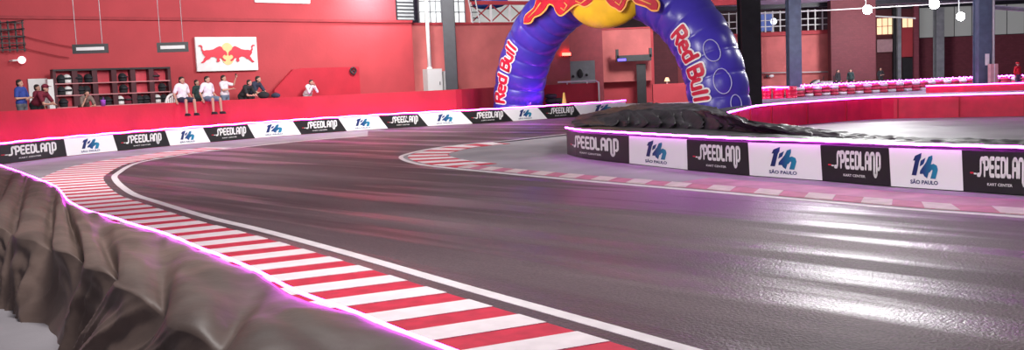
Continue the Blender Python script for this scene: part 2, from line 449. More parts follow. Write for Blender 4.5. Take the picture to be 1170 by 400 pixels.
def speedland():
    W = .78; L_ = []
    def g(i, ls):
        for l in ls: L_.append([(x + i * W, y) for x, y in l])
    g(0, [[(.60, .78), (.60, .97), (.32, .97), (.22, .85), (.22, .15), (.10, 0), (-.20, 0)]])
    P_ = [[(0, 0), (0, 1), (.36, 1), (.52, .86), (.52, .52), (.38, .40), (.02, .40)]]
    E_ = [[(.50, 1), (.10, 1), (0, .9), (0, .1), (.10, 0), (.50, 0)], [(0, .5), (.42, .5)]]
    D_ = [[(0, 0), (0, 1), (.36, 1), (.52, .85), (.52, .15), (.36, 0), (0, 0)]]
    g(1, P_); g(2, E_); g(3, E_); g(4, D_); g(5, [[(0, 1), (0, .1), (.1, 0), (.42, 0)]])
    g(6, [[(0, 0), (0, .85), (.15, 1), (.37, 1), (.52, .85), (.52, 0)], [(0, .42), (.52, .42)]])
    g(7, [[(0, 0), (0, .88), (.13, 1), (.36, 1), (.50, .88), (.50, -.30), (.62, -.45), (.76, -.45), (.88, -.30), (.88, 1), (1.18, 1), (1.34, .86), (1.34, .16), (1.2, .02), (1.12, .02)]])
    return L_
SPEED = speedland(); SP_W = 7 * .78 + 1.34
L12 = [[(.37, 1.0), (.15, .87), (.07, .71), (.15, .71), (.01, .08), (.15, .08), (.26, .67), (.33, .84)],
       [(.53, .80), (.38, .67), (.33, .47), (.44, .58)],
       [(.80, .91), (.69, .85), (.60, .62), (.36, .25), (.34, .15), (.47, .17), (.52, .06), (.60, -.02), (.69, .40), (.74, .62), (.79, .80)],
       [(.66, .40), (.74, .50), (.86, .55), (.97, .49), (1.0, .34), (.92, -.03), (.77, -.03), (.86, .30), (.80, .37), (.70, .22)]]
def tri(poly):
    bm = bmesh.new(); vs = [bm.verts.new((p[0], p[1], 0)) for p in poly]
    es = [bm.edges.new((vs[i], vs[(i + 1) % len(vs)])) for i in range(len(vs))]
    bmesh.ops.triangle_fill(bm, edges=es, use_beauty=True)
    bm.verts.index_update(); bm.verts.ensure_lookup_table()
    r = ([tuple(v.co) for v in bm.verts], [tuple(v.index for v in f.verts) for f in bm.faces]); bm.free(); return r
_tc = {}
def text_mesh(s, bold=0.0):
    if (s, bold) in _tc: return _tc[(s, bold)]
    cu = bpy.data.curves.new('t', 'FONT'); cu.body = s; cu.size = 1; cu.offset = bold; cu.align_x = 'CENTER'; cu.resolution_u = 3
    o = bpy.data.objects.new('t', cu); COL.objects.link(o)
    dg = bpy.context.evaluated_depsgraph_get(); me = bpy.data.meshes.new_from_object(o.evaluated_get(dg))
    r = ([tuple(v.co) for v in me.vertices], [tuple(p.vertices) for p in me.polygons])
    bpy.data.objects.remove(o); bpy.data.curves.remove(cu); bpy.data.meshes.remove(me); _tc[(s, bold)] = r; return r

def bull_outline(poly, g):
    n = len(poly); out = []; ar = sum(poly[i][0] * poly[(i + 1) % n][1] - poly[(i + 1) % n][0] * poly[i][1] for i in range(n))
    sgn_ = 1 if ar > 0 else -1
    for i in range(n):
        a = Vector(poly[i - 1]); b = Vector(poly[i]); c = Vector(poly[(i + 1) % n])
        n1 = Vector(((b - a).y, -(b - a).x)).normalized() * sgn_; n2_ = Vector(((c - b).y, -(c - b).x)).normalized() * sgn_
        k = (n1 + n2_); k = k.normalized() if k.length > .2 else n1
        out.append(tuple(b + k * g))
    return out
BH = .60
def board(path, e0, e1, black, label, group, flip):
    """e0, e1: (s_top, s_bottom) along the path at both ends"""
    t = thing('advertising_board', label, 'sign', (*path.pt((e0[1] + e1[1]) / 2), 0), 0, group)
    o3 = t.location
    def P(s, z, off=0):
        p = path.pt(s) + path.nrm(s) * off; return Vector((p.x, p.y, z)) - o3
    m = MB(); n = 8; f = []; vs = []
    for i in range(n + 1):
        u = i / n
        vs += [P(e0[1] + (e1[1] - e0[1]) * u, .015, .03), P(e0[0] + (e1[0] - e0[0]) * u, BH, .03), P(e0[0] + (e1[0] - e0[0]) * u, BH, 0), P(e0[1] + (e1[1] - e0[1]) * u, .015, 0)]
    for i in range(n):
        for j in range(4): f.append((4 * i + j, 4 * i + (j + 1) % 4, 4 * i + 4 + (j + 1) % 4, 4 * i + 4 + j))
    f += [(0, 1, 2, 3), (4 * n, 4 * n + 1, 4 * n + 2, 4 * n + 3)]
    m.add(vs, f); m.build('panel', M['board_black'] if black else M['board_white'], t)
    mid = (e0[0] + e0[1] + e1[0] + e1[1]) / 4; wd = abs((e1[0] + e1[1]) - (e0[0] + e0[1])) / 2
    sg_ = -1 if flip else 1
    def place(mesh, name, mt, sx, sy, x0, y0, off=.036, lx=False):
        vs_, fs_ = mesh; m2 = MB()
        m2.add([P(mid + sg_ * (x * sx + x0), y * sy + y0, off) for x, y, *_ in vs_], fs_)
        ob = m2.build(name, mt, t)
        if lx:
            a = ob.data.attributes.new('lx', 'FLOAT', 'POINT'); a.data.foreach_set('value', [v[0] for v in vs_])
        return ob
    if black:
        sc = wd * .64 / SP_W; ms = strokes(SPEED, .25); hh = .24
        place((ms.v, ms.f), 'lettering', M['ink_white'], sc, hh, -wd * .27, .26)
        place(text_mesh('KART CENTER', .01), 'small_lettering', M['ink_white'], wd * .050, .055, wd * .0, .115)
        ms = strokes([[(0, 0), (.35, 0)]], .2); place((ms.v, ms.f), 'red_dash', M['ink_red'], sc, .12, -wd * .385, .285)
        ms = strokes([[(0, 0), (.25, 0)]], .2); place((ms.v, ms.f), 'white_dash', M['ink_white'], sc, .12, -wd * .335, .275)
    else:
        vs_ = []; fs_ = []
        for p in L12:
            a, b = tri(bull_outline(p, .035)); o_ = len(vs_); vs_ += a; fs_ += [tuple(i + o_ for i in q) for q in b]
        # subdivide by nothing: polygons are small
        place((vs_, fs_), 'numeral_logo', M['ink_grad'], wd * .34, .35, -wd * .175, .185, lx=True)
        place(text_mesh('SÃO PAULO', .03), 'small_lettering', M['ink_navy'], wd * .070, .078, wd * -.01, .080)
    return t

LT = [((-12, 167.5), (-8, 189.5)), ((72, 157), (76, 180)), ((128, 152.5), (134, 174.5)), ((188, 148.7), (194, 167.7)), ((231, 145.5), (240, 162)), ((282, 142), (291, 158.7)), ((334, 138), (344, 155)),
      ((386, 133), (396, 150.5)), ((432, 132), (443, 147)), ((477, 129), (489, 145)), ((526, 126.5), (540, 141)), ((573, 124), (586, 138)), ((613.5, 121), (625, 136)), ((655, 118), (664, 132.5)), ((712, 112.5), (712, 127))]
LS = [(LB.hit(*a), LB.hit(*b)) for a, b in LT]; LS[-1] = (LB.L - .02, LB.L - .02)
names_l = ['leftmost black board of the back row, at the left edge of the picture', 'leftmost white board of the back row, nearest the draped barrier', 'second black board from the left in the back row', 'white board in the back row below the shelf end and the first seated spectator',
           'black board in the back row below the two spectators sitting on the wall', 'white board in the back row under the white-shirted spectator raising a phone', 'black board in the back row below the lone crouched spectator in white', 'white board in the back row just right of the lone crouched spectator',
           'black board in the back row left of the grey electric cabinets', 'white board in the back row below the grey electric cabinets', 'black board in the back row beside the dark steel column', 'white board in the back row in front of the left leg of the arch',
           'last black board on the right of the back row', 'last white board of the back row, touching the island tarp']
for i, nm in enumerate(names_l):
    board(LB, LS[i], LS[i + 1], i % 2 == 0, nm, None, LS[i + 1][0] < LS[i][0])
RT = [((650, 150.7), (652.5, 173)), ((720, 155.3), (720.5, 187.5)), ((786, 159.9), (787, 193.8)), ((856, 163), (858, 200.8)), ((938.5, 166.4), (941, 206)), ((1017, 169.6), (1019.5, 213)), ((1100, 172.2), (1102, 218)), ((1189, 177), (1191, 223))]
RS = [(RB.hit(*a), RB.hit(*b)) for a, b in RT]; RS[0] = (.02, .02)
names_r = ['black board at the curved left tip of the island', 'leftmost white board of the island row', 'second black board of the island row, between two white boards', 'middle white board of the island row', 'black board of the island row left of the rightmost white board',
           'rightmost white board of the island row', 'black board of the island row cut by the right edge of the picture']
for i, nm in enumerate(names_r):
    board(RB, RS[i], RS[i + 1], i % 2 == 0, nm, None, RS[i + 1][0] < RS[i][0])

def sweep(path, s0, s1, o0, o1, z0, z1, step=.4):
    """box swept along a path; offsets measured away from the camera side"""
    n = max(2, int((s1 - s0) / step)); a = []; b = []
    for i in range(n + 1):
        d = s0 + (s1 - s0) * i / n; a.append(path.pt(d) - path.nrm(d) * o0); b.append(path.pt(d) - path.nrm(d) * o1)
    return ribbon(a, b, z0, z1)
o = sweep(LB, 0, LB.L, .02, .40, 0, .62).build('track_barrier', M['red_plastic']); tag(o, 'low red barrier backing the far row of advertising boards', 'barrier')
def led(pts, r, material, label):
    return tag(MB().tube(pts, r, 6).build('led_rope', material, smooth=True), label, 'light')
led([Vector((*(LB.pt(LB.L * i / 120) + LB.nrm(LB.L * i / 120) * .02), .65 + .012 * math.sin(i * 1.7))) for i in range(121)], .030, M['led'], 'glowing purple light rope along the top of the back row of boards')

# ================================================================== TARPS
def loft(rows, N_, sub, disp=None):
    """rows: list of polylines (3D control points, resampled alike); returns MB"""
    R_ = []
    for r in rows:
        c = crv(r, 6); L_ = [0]
        for a, b in zip(c, c[1:]): L_.append(L_[-1] + (b - a).length)
        out = []; k = 0
        for i in range(N_ + 1):
            d = L_[-1] * i / N_
            while k < len(L_) - 2 and L_[k + 1] < d: k += 1
            t = (d - L_[k]) / max(1e-9, L_[k + 1] - L_[k]); out.append(c[k].lerp(c[k + 1], t))
        R_.append(out)
    return R_
def skin(R_, sub, disp):
    m = MB(); N_ = len(R_[0]) - 1; K = []
    for j in range(len(R_) - 1):
        for q in range(sub[j]): K.append((j, q / sub[j]))
    K.append((len(R_) - 2, 1.0))
    vs = []
    for (j, t) in K:
        for i in range(N_ + 1):
            p = R_[j][i].lerp(R_[j + 1][i], t); vs.append(disp(p, i / N_, j, t, (R_[j + 1][i] - R_[j][i])))
    W_ = N_ + 1; fs = []
    for a in range(len(K) - 1):
        for i in range(N_): fs.append((a * W_ + i, a * W_ + i + 1, (a + 1) * W_ + i + 1, (a + 1) * W_ + i))
    return m.add(vs, fs)
def nz(x, y, z=0.0): return noise.noise(Vector((x, y, z)))
def ridge(x, y, z=0.0): return 1 - abs(nz(x, y, z)) * 2

# --- near-left barrier
led_px = [(-60, 172), (0, 190), (30, 201), (60, 213), (70, 222), (78, 232), (100, 243), (126, 250), (150, 258), (180, 267), (225, 285), (280, 307), (333, 334), (403, 361), (455, 382), (501, 400), (560, 423), (640, 455)]
near_led = [gp(x, y, .65) for x, y in led_px]
near_edge = [gp(x, y, .66) for x, y in [(-120, 215), (0, 254), (35, 266), (71, 279), (100, 291), (132, 309), (187, 345), (240, 378), (300, 425), (360, 480)]]
near_base = [gp(x, y, .0) for x, y in [(-140, 285), (-60, 318), (0, 345), (40, 370), (75, 400), (100, 430), (140, 480), (170, 540), (220, 640)]]
far_side = [Vector((p.x, p.y, .0)) for p in near_led]
for i, p in enumerate(far_side):
    a = near_led[max(0, i - 1)]; b = near_led[min(len(near_led) - 1, i + 1)]; t = (b - a).normalized(); n_ = Vector((-t.y, t.x, 0))
    if n_.y < 0: n_ = -n_
    far_side[i] = p + n_ * .06
def lift(pts, dz): return [p + Vector((0, 0, dz)) for p in pts]
R_ = loft([far_side, near_led, near_edge, near_base], 520, None)
cl = [R_[1][0]]
AL = [0]
for a, b in zip(R_[2], R_[2][1:]): AL.append(AL[-1] + (b - a).length)
def tarp_disp(p, u, j, t, d):
    s = AL[min(520, int(u * 520))]
    if j == 0: return p + Vector((0, 0, -.01 * (1 - t)))
    ph = s / 1.12 + .25 * nz(s * .7, 2.2)
    hump = .5 - .5 * math.cos(2 * PI * ph)          # tyre stacks under the sheet
    val = (1 - hump) ** 3
    if j == 1:
        z = -.10 * val * min(1, t * 1.3) + .050 * hump * math.sin(PI * t) - .03 * math.exp(-((t - .5) / .13) ** 2) * hump
        z += .035 * nz(p.x * 1.3, p.y * 1.3) + .012 * nz(p.x * 3.6, p.y * 3.6)
        z += .026 * max(0, ridge(s * 2.6 + .8 * t, t * .8, 9.0) - .45) * (val * .9 + .15)
        out = Vector((-.75, -.66, 0)) * (.13 * (hump - .5) * t ** 3)
        return p + out + Vector((0, 0, z + .012 * nz(s * 2.0, 3.1) * (1 - t) - .05 * t ** 8))
    f = t
    sh_ = s + .35 * f + .5 * f * nz(s * .5, 6.0)
    n1 = nz(sh_ * .9, f * .5, 4.2); n2q = max(0, ridge(sh_ * 1.25, f * .35, 8.3) - .5); n3q = max(0, ridge(sh_ * 2.9, f * .6, 1.7) - .55)
    swag = .05 * math.sin(PI * min(1, f * 1.6)) * math.cos(PI * (f * 5 + 2.2 * hump)) * hump if f < .62 else 0
    fold = (.20 * n1 + .20 * n2q + .10 * n3q) * min(1, .15 + f * 1.6) + swag * .3
    out = Vector((-.75, -.66, 0)) * (fold - .02 * min(1, f * 1.5) + .13 * (hump - .5) * (1 - f) ** 2)
    return p + out + Vector((0, 0, (-.10 * val - .05) * (1 - f) + .03 * nz(s * 1.1, f) * (1 - f)))
m = skin(R_, [5, 40, 64], tarp_disp)
o = m.build('barrier_tarp', M['tarp'], smooth=True)
tag(o, 'brown-black tarpaulin draped over the barrier in the near left corner', 'tarpaulin')
# led on the edge nearest the kerb
c = []
for i in range(0, 521):
    p = R_[1][i]; c.append(p + Vector((0.012, 0.0, .018 + .010 * nz(AL[i] * 2.0, 3.1))))
led(c, .0115, M['led_near'], 'glowing pink light rope along the draped barrier in the near left corner')

# --- island
r0 = [gp(x, y, .65) for x, y in [(650, 147.6), (690, 151.3), (720, 153.8), (786, 158.2), (856, 161.5), (939, 164.8), (1017, 168), (1100, 170.8), (1170, 173.5)]]
r0 = []
for i in range(13):
    d = RB.L * i / 12; q = RB.pt(d) - RB.nrm(d) * .04; r0.append(Vector((q.x, q.y, .66)))
def pxr(lst): return [gp(x, y, z) for x, y, z in lst]
r1 = pxr([(651, 144.5, .65), (690, 144, .61), (720, 145.5, .59), (786, 147, .59), (830, 148.5, .60), (864, 150.5, .63), (920, 155, .64), (1017, 162, .65), (1100, 166, .65), (1170, 169, .65)]) + [Vector((9.0, 12.0, .65)), Vector((10.3, 10.5, .65))]
r2 = pxr([(653, 140, .70), (690, 130, .90), (720, 126, 1.0), (786, 125, 1.02), (830, 133, .92), (864, 144, .78), (920, 150, .71), (1017, 158.5, .68), (1100, 162.5, .68), (1170, 165.5, .68)]) + [Vector((9.4, 12.4, .66)), Vector((10.7, 10.9, .66))]
r3 = pxr([(661, 132, .75), (700, 123.5, .95), (735, 120, 1.05), (786, 118, 1.08), (820, 124, 1.0), (850, 136, .88), (920, 145.5, .75), (1017, 155.5, .70), (1100, 158.2, .69), (1170, 159.5, .69)]) + [Vector((9.9, 12.9, .66)), Vector((11.2, 11.4, .66))]
r4 = [Vector((p.x + .18, p.y + .28, 0)) for p in r3]
rb = [Vector((p.x, p.y, .0)) for p in r0]
R2 = loft([rb, r0, r1, r2, r3, r4], 420, None)
def isl_disp(p, u, j, t, d):
    if j == 0: return p
    if j == 1: return p + Vector((0, 0, .025 * nz(p.x * 2.5, p.y * 2.5) * math.sin(PI * t)))
    k = max(0, 1 - u / .62)
    if j == 2:
        s = u * 34
        f = .75 * abs(ridge(s * 1.0 + .4 * t, t * .4, 2.0)) ** 1.5 + .30 * ridge(s * 2.4, t * .9, 7.0)
        a = min(1, k * 2.2) * math.sin(PI * min(1, .15 + t * .85)) 
        return p + Vector((.25, -1, 0)) * (f - .2) * a + Vector((0, 0, .05 * nz(s, t * 3) * a + .02 * nz(p.x * 4, p.y * 4)))
    if j == 3: return p + Vector((0, 0, .09 * nz(p.x * 1.6, p.y * 1.2) * min(1, .3 + k * 2) + .04 * nz(p.x * 5, p.y * 5)))
    return p
o = skin(R2, [4, 16, 36, 18, 8], isl_disp).build('island_tarp', M['tarp_black'], smooth=True)
tag(o, 'black crumpled tarpaulin heaped behind the boards of the island', 'tarpaulin')
led([Vector((*(RB.pt(RB.L * i / 90) + RB.nrm(RB.L * i / 90) * .045), .672 + .004 * math.sin(i * 2.1))) for i in range(91)], .022, M['led'], 'glowing pink light rope along the top of the island boards')
# row of tyres under the island tarp end is hidden: not built

# --- red barrier behind the island
PA = Path([gp(830, 130, .75).xy, gp(845, 126.2, .75).xy, gp(870, 121.2, .75).xy, gp(930, 116.3, .75).xy, gp(1000, 112, .75).xy, gp(1085, 109.4, .75).xy, gp(1170, 107, .75).xy, gp(1250, 105, .75).xy], 8)
t = thing('track_barrier', 'long red barrier behind the island with a purple light rope on top', 'barrier')
sweep(PA, 0, PA.L, 0, .9, 0, .73).build('body', M['red_plastic'], t)
sweep(PA, 0, PA.L, -.02, .95, .73, .75).build('top_cover', M['tarp_black'], t)
for k in range(1, 9):
    d = PA.L * k / 9; q = PA.pt(d) + PA.nrm(d) * .012
    MB().box((q.x, q.y, .36), (.05, .03, .68), math.atan2(PA.tan(d).y, PA.tan(d).x)).build('seam', M['red_wall_deep'], t)
led([Vector((*(PA.pt(PA.L * i / 80) + PA.nrm(PA.L * i / 80) * .03), .775)) for i in range(81)], .030, M['led_dim'], 'glowing light rope on the long red barrier behind the island')
# --- second red barrier
q0 = at(1058, 106, 62.6); q1 = at(1240, 102, 58)
PB = Path([q0.xy, ((q0 + q1) / 2).xy, q1.xy])
o = sweep(PB, 0, PB.L, 0, 1.0, 0, .42).build('track_barrier', M['red_plastic']); tag(o, 'short red barrier at the right, farther off than the long one', 'barrier')
led([Vector((*(PB.pt(PB.L * i / 20) + PB.nrm(PB.L * i / 20) * .03), .46)) for i in range(21)], .04, M['led_dim'], 'straight light rope on the farther red barrier at the right')

# --- tyre wall at the far side
tw = []
for i in range(33):
    u = i / 32; px = 914 + (1185 - 914) * u; Y = 66 + 7 * u - (4 * max(0, (px - 1130) / 60))
    tw.append(at(px, 100, Y).xy)
def tyre(m, z, k): 
    m.torus((0, 0, z), .22, .115, 'z', 16, 8, k)
t0 = thing('tyre_stack', '', 'tyres', (0, 0, 0), 0, 'red and white tyre stacks along the far track')
for z, mm in ((.11, 'tyre_red'), (.33, 'tyre_red'), (.55, 'tyre_white')):
    a = MB(); tyre(a, z, 0); a.build('tyre', M[mm], t0, smooth=True)
t1 = thing('tyre_stack', '', 'tyres', (0, 0, 0), 0, 'red and white tyre stacks along the far track')
for z, mm in ((.11, 'tyre_white'), (.33, 'tyre_red'), (.55, 'tyre_red')):
    a = MB(); tyre(a, z, 0); a.build('tyre', M[mm], t1, smooth=True)
LBL = 'stack of red and white tyres in the lit tyre wall along the far track'
TP = Path([tuple(p) for p in tw], 4); nT = int(TP.L / .70)
for i in range(nT):
    p = TP.pt(TP.L * i / nT); src = (t0, t1)[(i // 1) % 2]
    if i < 2: src.location = (p.x, p.y, 0); src['label'] = LBL
    else: dup(src, (p.x, p.y, 0), random.random() * 3, LBL)
led([Vector((*(TP.pt(TP.L * i / 260) - Vector((0, .2)) * 1.0), .77 + .07 * math.sin(i * 1.9) * math.sin(i * .41) - .05 * (i % 7 == 3))) for i in range(261)], .038, M['led'], 'wavy light rope laid over the far tyre stacks')
for i, (px, nm) in enumerate([(875, 'leftmost of the three red drums at the left end of the tyre wall'), (889.6, 'middle one of the three red drums, left of the blue-grey column foot'), (904.2, 'rightmost of the three red drums, next to the first tyre stack')]):
    p = at(px, 112, 65 - i * .2); a = MB(); pts = [(0, 0, 0), (0, 0, .04), (0, 0, .05), (0, 0, .24), (0, 0, .27), (0, 0, .30), (0, 0, .5), (0, 0, .53), (0, 0, .56), (0, 0, .74), (0, 0, .78)]
    a.tube(pts, [.38, .40, .37, .37, .39, .37, .37, .39, .37, .37, .33], 20)
    tag(a.build('drum', M['red_plastic'], loc=(p.x, p.y, 0), smooth=True), nm if i != 1 else nm, 'drum')
led([at(868, 100, 65), at(871, 100.5, 64.4), at(880, 99.5, 64.3), at(893, 100, 64.3), at(905, 99.5, 64.4)], .05, M['led'], 'short light rope over the red drums by the dark column')

# ================================================================== RED LOW WALL + PLATFORM
WZ = 1.62
LW = []
for i in range(41):
    d = LB.L * i / 40; p = LB.pt(d) - LB.nrm(d) * .55
    LW.append(p)
low_pts = [LW[i] for i in range(0, 25, 3)] + [at(500, 105, 45.1).xy, at(530, 105, 46.0).xy, at(550, 103, 49.0).xy, at(575, 103, 51.4).xy, at(625, 98, 52.6).xy, at(683, 100, 55).xy]
LP = Path([tuple(p) for p in low_pts], 5)
o = sweep(LP, 0, LP.L, 0, .32, 0, WZ).build('wall_spectators', M['red_wall_deep']); struct(o)
WA, WB_ = at(0, 120, 36).xy, at(474, 100, 48.4).xy
wd_ = (WB_ - WA).normalized(); wn = Vector((wd_.y, -wd_.x))   # wn faces the track
if wn.dot(-WA) < 0: wn = -wn
W0 = WA - wd_ * 8
ang1 = math.atan2(wd_.y, wd_.x)
def wallbox(name, A, B, z0, z1, th, material, kind=True, push=0):
    A = Vector(A); B = Vector(B); d = (B - A); L_ = d.length; d.normalize(); n = Vector((d.y, -d.x))
    if n.dot(-A) < 0: n = -n
    c = (A + B) / 2 - n * (th / 2 - push)
    o = MB().box((0, 0, 0), (L_, th, z1 - z0)).build(name, material, loc=(c.x, c.y, (z0 + z1) / 2)); o.rotation_euler = (0, 0, math.atan2(d.y, d.x))
    if kind: struct(o)
    return o
wallbox('wall_left', W0, WB_, 0, 7.4, .3, M['red_wall'])
wallbox('trim_1', W0, WB_, 5.0, 5.12, .1, M['ledge'], push=.10)
# platform deck
dk = [tuple(LP.pt(LP.L * i / 30) - LP.nrm(LP.L * i / 30) * .33) for i in range(24)] + [tuple(WB_ + wn * .02), tuple(W0 + wn * .02)]
struct(flat_poly('floor_platform', dk, .80, M['concrete']))
W2A, W2B = at(474, 100, 49.2).xy, at(652, 90, 54).xy
ret = W2A - (W2B - W2A).normalized() * .2
wallbox('wall_back', ret, W2B, 0, 4.93, .35, M['coral_wall'])
wallbox('trim_2', ret, W2B, 4.93, 5.05, .45, M['ledge'], push=.10)
wallbox('wall_return', WB_, W2A + Vector((0, .1)), 0, 7.4, .3, M['red_wall'])

def onW1(px, py, push=0):
    p = on(px, py, WA, WB_); return p + Vector((wn.x, wn.y, 0)) * push
d2 = (W2B - W2A).normalized(); n2 = Vector((d2.y, -d2.x)); ang2 = math.atan2(d2.y, d2.x)
if n2.dot(-W2A) < 0: n2 = -n2
def onW2(px, py, push=0):
    p = on(px, py, W2A, W2B); return p + Vector((n2.x, n2.y, 0)) * push

def panel(name, fn, x0, y0, x1, y1, push, th, material, ang, parent=None, label=None, cat=None):
    """upright rectangular slab seen between two pixel corners, standing off a wall"""
    a = fn(x0, y0, push); b = fn(x1, y1, push); c = (a + b) / 2; wdt = (Vector((b.x, b.y)) - Vector((a.x, a.y))).length
    za = fn((x0 + x1) / 2, min(y0, y1), push).z; zb = fn((x0 + x1) / 2, max(y0, y1), push).z
    o = MB().box((0, 0, 0), (wdt, th, abs(za - zb))).build(name, material)
    o.location = (c.x, c.y, (za + zb) / 2); o.rotation_euler = (0, 0, ang)
    if label: tag(o, label, cat)
    return o, c, wdt, abs(za - zb)

# ---- bull sign on the left wall
BULL = [(0, .55), (.06, .62), (.16, .66), (.30, .66), (.46, .70), (.60, .80), (.72, .86), (.80, .80), (.86, .66), (.93, .62), (.99, .52), (1.0, .40), (.95, .36), (.90, .42), (.84, .38), (.80, .30), (.86, .20), (.94, .14), (.90, .08), (.82, .12),
        (.74, .26), (.66, .22), (.70, .10), (.62, .04), (.56, .08), (.58, .24), (.46, .32), (.34, .30), (.26, .20), (.16, .16), (.06, .04), (-.04, .0), (-.06, .05), (.02, .12), (.06, .24), (.12, .32), (.04, .44)]
TAIL = [(.02, .58), (-.03, .66), (-.02, .78), (-.07, .86), (-.13, .84), (-.10, .92), (-.03, .92), (.03, .84), (.02, .72), (.07, .62)]
def add_poly(m, poly, xf, y0, y1, k=0):
    """flat poly in x,z with thickness along y"""
    vs, fs = tri(poly); n = len(vs)
    m.add([(*xf(x, y), 0) for x, y, _ in vs], fs, k)
sign, c, sw, shh = panel('wall_sign', onW1, 221, 42.5, 293.5, 81, .10, .10, M['white_paint'], ang1, None, 'white sign with two red bulls charging at a yellow sun on the red wall', 'sign')
def flatpart(name, polys, mt, parent, y, xf):
    m = MB()
    for p in polys:
        vs, fs = tri(p); m.add([(xf(x, z)[0], y, xf(x, z)[1]) for x, z, _ in vs], fs)
        vs2 = [(xf(x, z)[0], y + .02, xf(x, z)[1]) for x, z in p]; vs1 = [(xf(x, z)[0], y, xf(x, z)[1]) for x, z in p]; n = len(p)
        m.add(vs1 + vs2, [(i, (i + 1) % n, n + (i + 1) % n, n + i) for i in range(n)])
    return m.build(name, mt, parent)
circ = [(math.cos(2 * PI * i / 28), math.sin(2 * PI * i / 28)) for i in range(28)]
sgny = -1
# local -y or +y faces the track?
fy = -1 if (Matrix.Rotation(ang1, 2) @ Vector((0, -1))).dot(wn) > 0 else 1
flatpart('sun', [[(x * sw * .115, z * shh * .33) for x, z in circ]], mat('sign_yellow', (.78, .62, .28), .5, var=.05), sign, fy * .075, lambda x, z: (x, z))
for s_, nm in ((1, 'bull'), (-1, 'bull')):
    flatpart(nm, [BULL, TAIL], M['ink_red'], sign, fy * .095, lambda x, z, s_=s_: (s_ * (x * sw * .40 - sw * .41), (z - .46) * shh * .58))

# ---- hanging signs
for px0, px1, py0, py1, lb in ((84, 122, 50.5, 61, 'dark lettered sign hanging on wires above the helmet shelf'), (180, 214, 48.5, 59.5, 'dark lettered sign hanging on wires left of the bull sign')):
    Yh = 33.5 if px0 < 100 else 36.5
    a = at(px0, py0 + 1, Yh); b = at(px1, py0, Yh); t = thing('hanging_sign', lb, 'sign', ((a.x + b.x) / 2, Yh, at((px0 + px1) / 2, (py0 + py1) / 2, Yh).z), ang1 * .4)
    wv = (b - a).length; hv = (py1 - py0) * Yh / F_PX
    MB().box((0, 0, 0), (wv, .12, hv)).build('body', M['black'], t)
    MB().box((0, -.065, 0), (wv * .78, .012, hv * .34)).build('name_strip', M['pale_grey'], t)
    for sx in (-.38, .34): MB().tube([(sx * wv, 0, hv / 2), (sx * wv, 0, 2.6)], .012, 6).build('wire', M['grey_steel'], t)

# ---- metal rack at far left, cables, globe lamp
p = onW1(8, 42, .25); t = thing('wall_rack', 'black metal lattice rack on the red wall at the far left edge', 'rack', p, ang1)
m = MB()
for i in range(5): m.box((-.5 + i * .25, 0, 0), (.05, .05, 1.15))
for i in range(5): m.box((0, fy * .03, -.5 + i * .25), (1.1, .04, .04))
m.build('lattice', M['black'], t)
m = MB()
for i in range(4): m.tube([(-.5, fy * .05, -.45 + i * .3), (.52, fy * .16, -.32 + i * .3)], .022, 6)
m.build('hook', M['black'], t)
for a_, b_, lb in (((17, 38.5), (86, 54.5), 'upper dark cable sagging across the red wall to the hanging sign'), ((18, 52), (78, 66), 'lower dark cable sagging across the red wall')):
    A = onW1(*a_, .12); B = onW1(*b_, .12); tag(MB().tube([A, A.lerp(B, .3) - Vector((0, 0, .04)), A.lerp(B, .7) - Vector((0, 0, .04)), B], .018, 6).build('cable', M['ledge']), lb, 'cable')
p = onW1(22, 69, .35); t = thing('wall_lamp', 'small white globe lamp on the red wall at the left', 'lamp', p, ang1)
MB().ell((0, 0, 0), (.14, .14, .14)).build('globe', mat('globe_glow', (1, .8, .85), .3, emit=(1, .62, .70), es=1.6), t, smooth=True)
MB().tube([(-.08, 0, 0), (-.3, 0, -.02), (-.34, -fy * .3, -.02)], .035, 8).build('bracket', M['white_paint'], t)
# ---- white door panel
panel('door_1', onW1, 31, 90, 55.5, 121, .06, .1, M['white_paint'], ang1)[0]['kind'] = 'structure'

# ---- helmet shelf
sl = onW1(57, 100, .55); sr = onW1(187, 100, .55); zt = onW1(120, 80.5, .55).z; zb = .80
SW = (sr.xy - sl.xy).length; mid = (sl + sr) / 2
t = thing('helmet_shelf', 'open red shelf unit with six columns of pigeonholes full of helmets', 'shelf', (mid.x, mid.y, zb), ang1); shelf = t
Hh = zt - zb; dp = .30
MB().box((0, -fy * dp / 2, Hh / 2), (SW, .03, Hh)).build('back_panel', mat('shelf_red', (.62, .06, .09), .5, var=.15, vscale=2), t)
cw = SW / 6
for i in range(7):
    MB().box((-SW / 2 + i * cw, 0, Hh / 2), (.20 if 0 < i < 6 else .12, dp, Hh)).build('divider', mat('shelf_dark', (.07, .012, .02), .6), t)
MB().box((-SW / 2 - .16, 0, Hh / 2 - .15), (.2, dp, Hh - .3)).build('end_panel', M['white_paint'], t)
rows_z = [.34, .93, 1.52]
rows_z = [Hh - 1.37, Hh - .92, Hh - .47]
for z in rows_z: MB().box((0, fy * .01, z - .02), (SW, dp, .04)).build('shelf_board', mat('shelf_edge', (.55, .22, .24), .5), t)
MB().box((0, 0, Hh + .03), (SW + .1, dp + .05, .07)).build('top_board', M['black'], t)
def make_helmet(mt, visor):
    r = thing('helmet', '', 'helmet')
    m = MB(); m.ell((0, 0, .15), (.135, .155, .15), 18, 12); m.tube([(0, -.02, 0), (0, -.02, .04), (0, -.01, .10)], [.115, .125, .13], 16)
    m.build('shell', mt, r, smooth=True)
    m = MB(); pts = [(.14 * math.sin(a), -.155 * math.cos(a), .16) for a in [(-1.1 + 2.2 * i / 10) for i in range(11)]]
    m.tube(pts, .035, 6); m.build('visor', visor, r, smooth=True)
    return r
hd = make_helmet(M['cloth_black'], M['dark_steel']); hg = make_helmet(M['white_paint'], M['black']); hr = make_helmet(M['cloth_maroon'], M['black'])
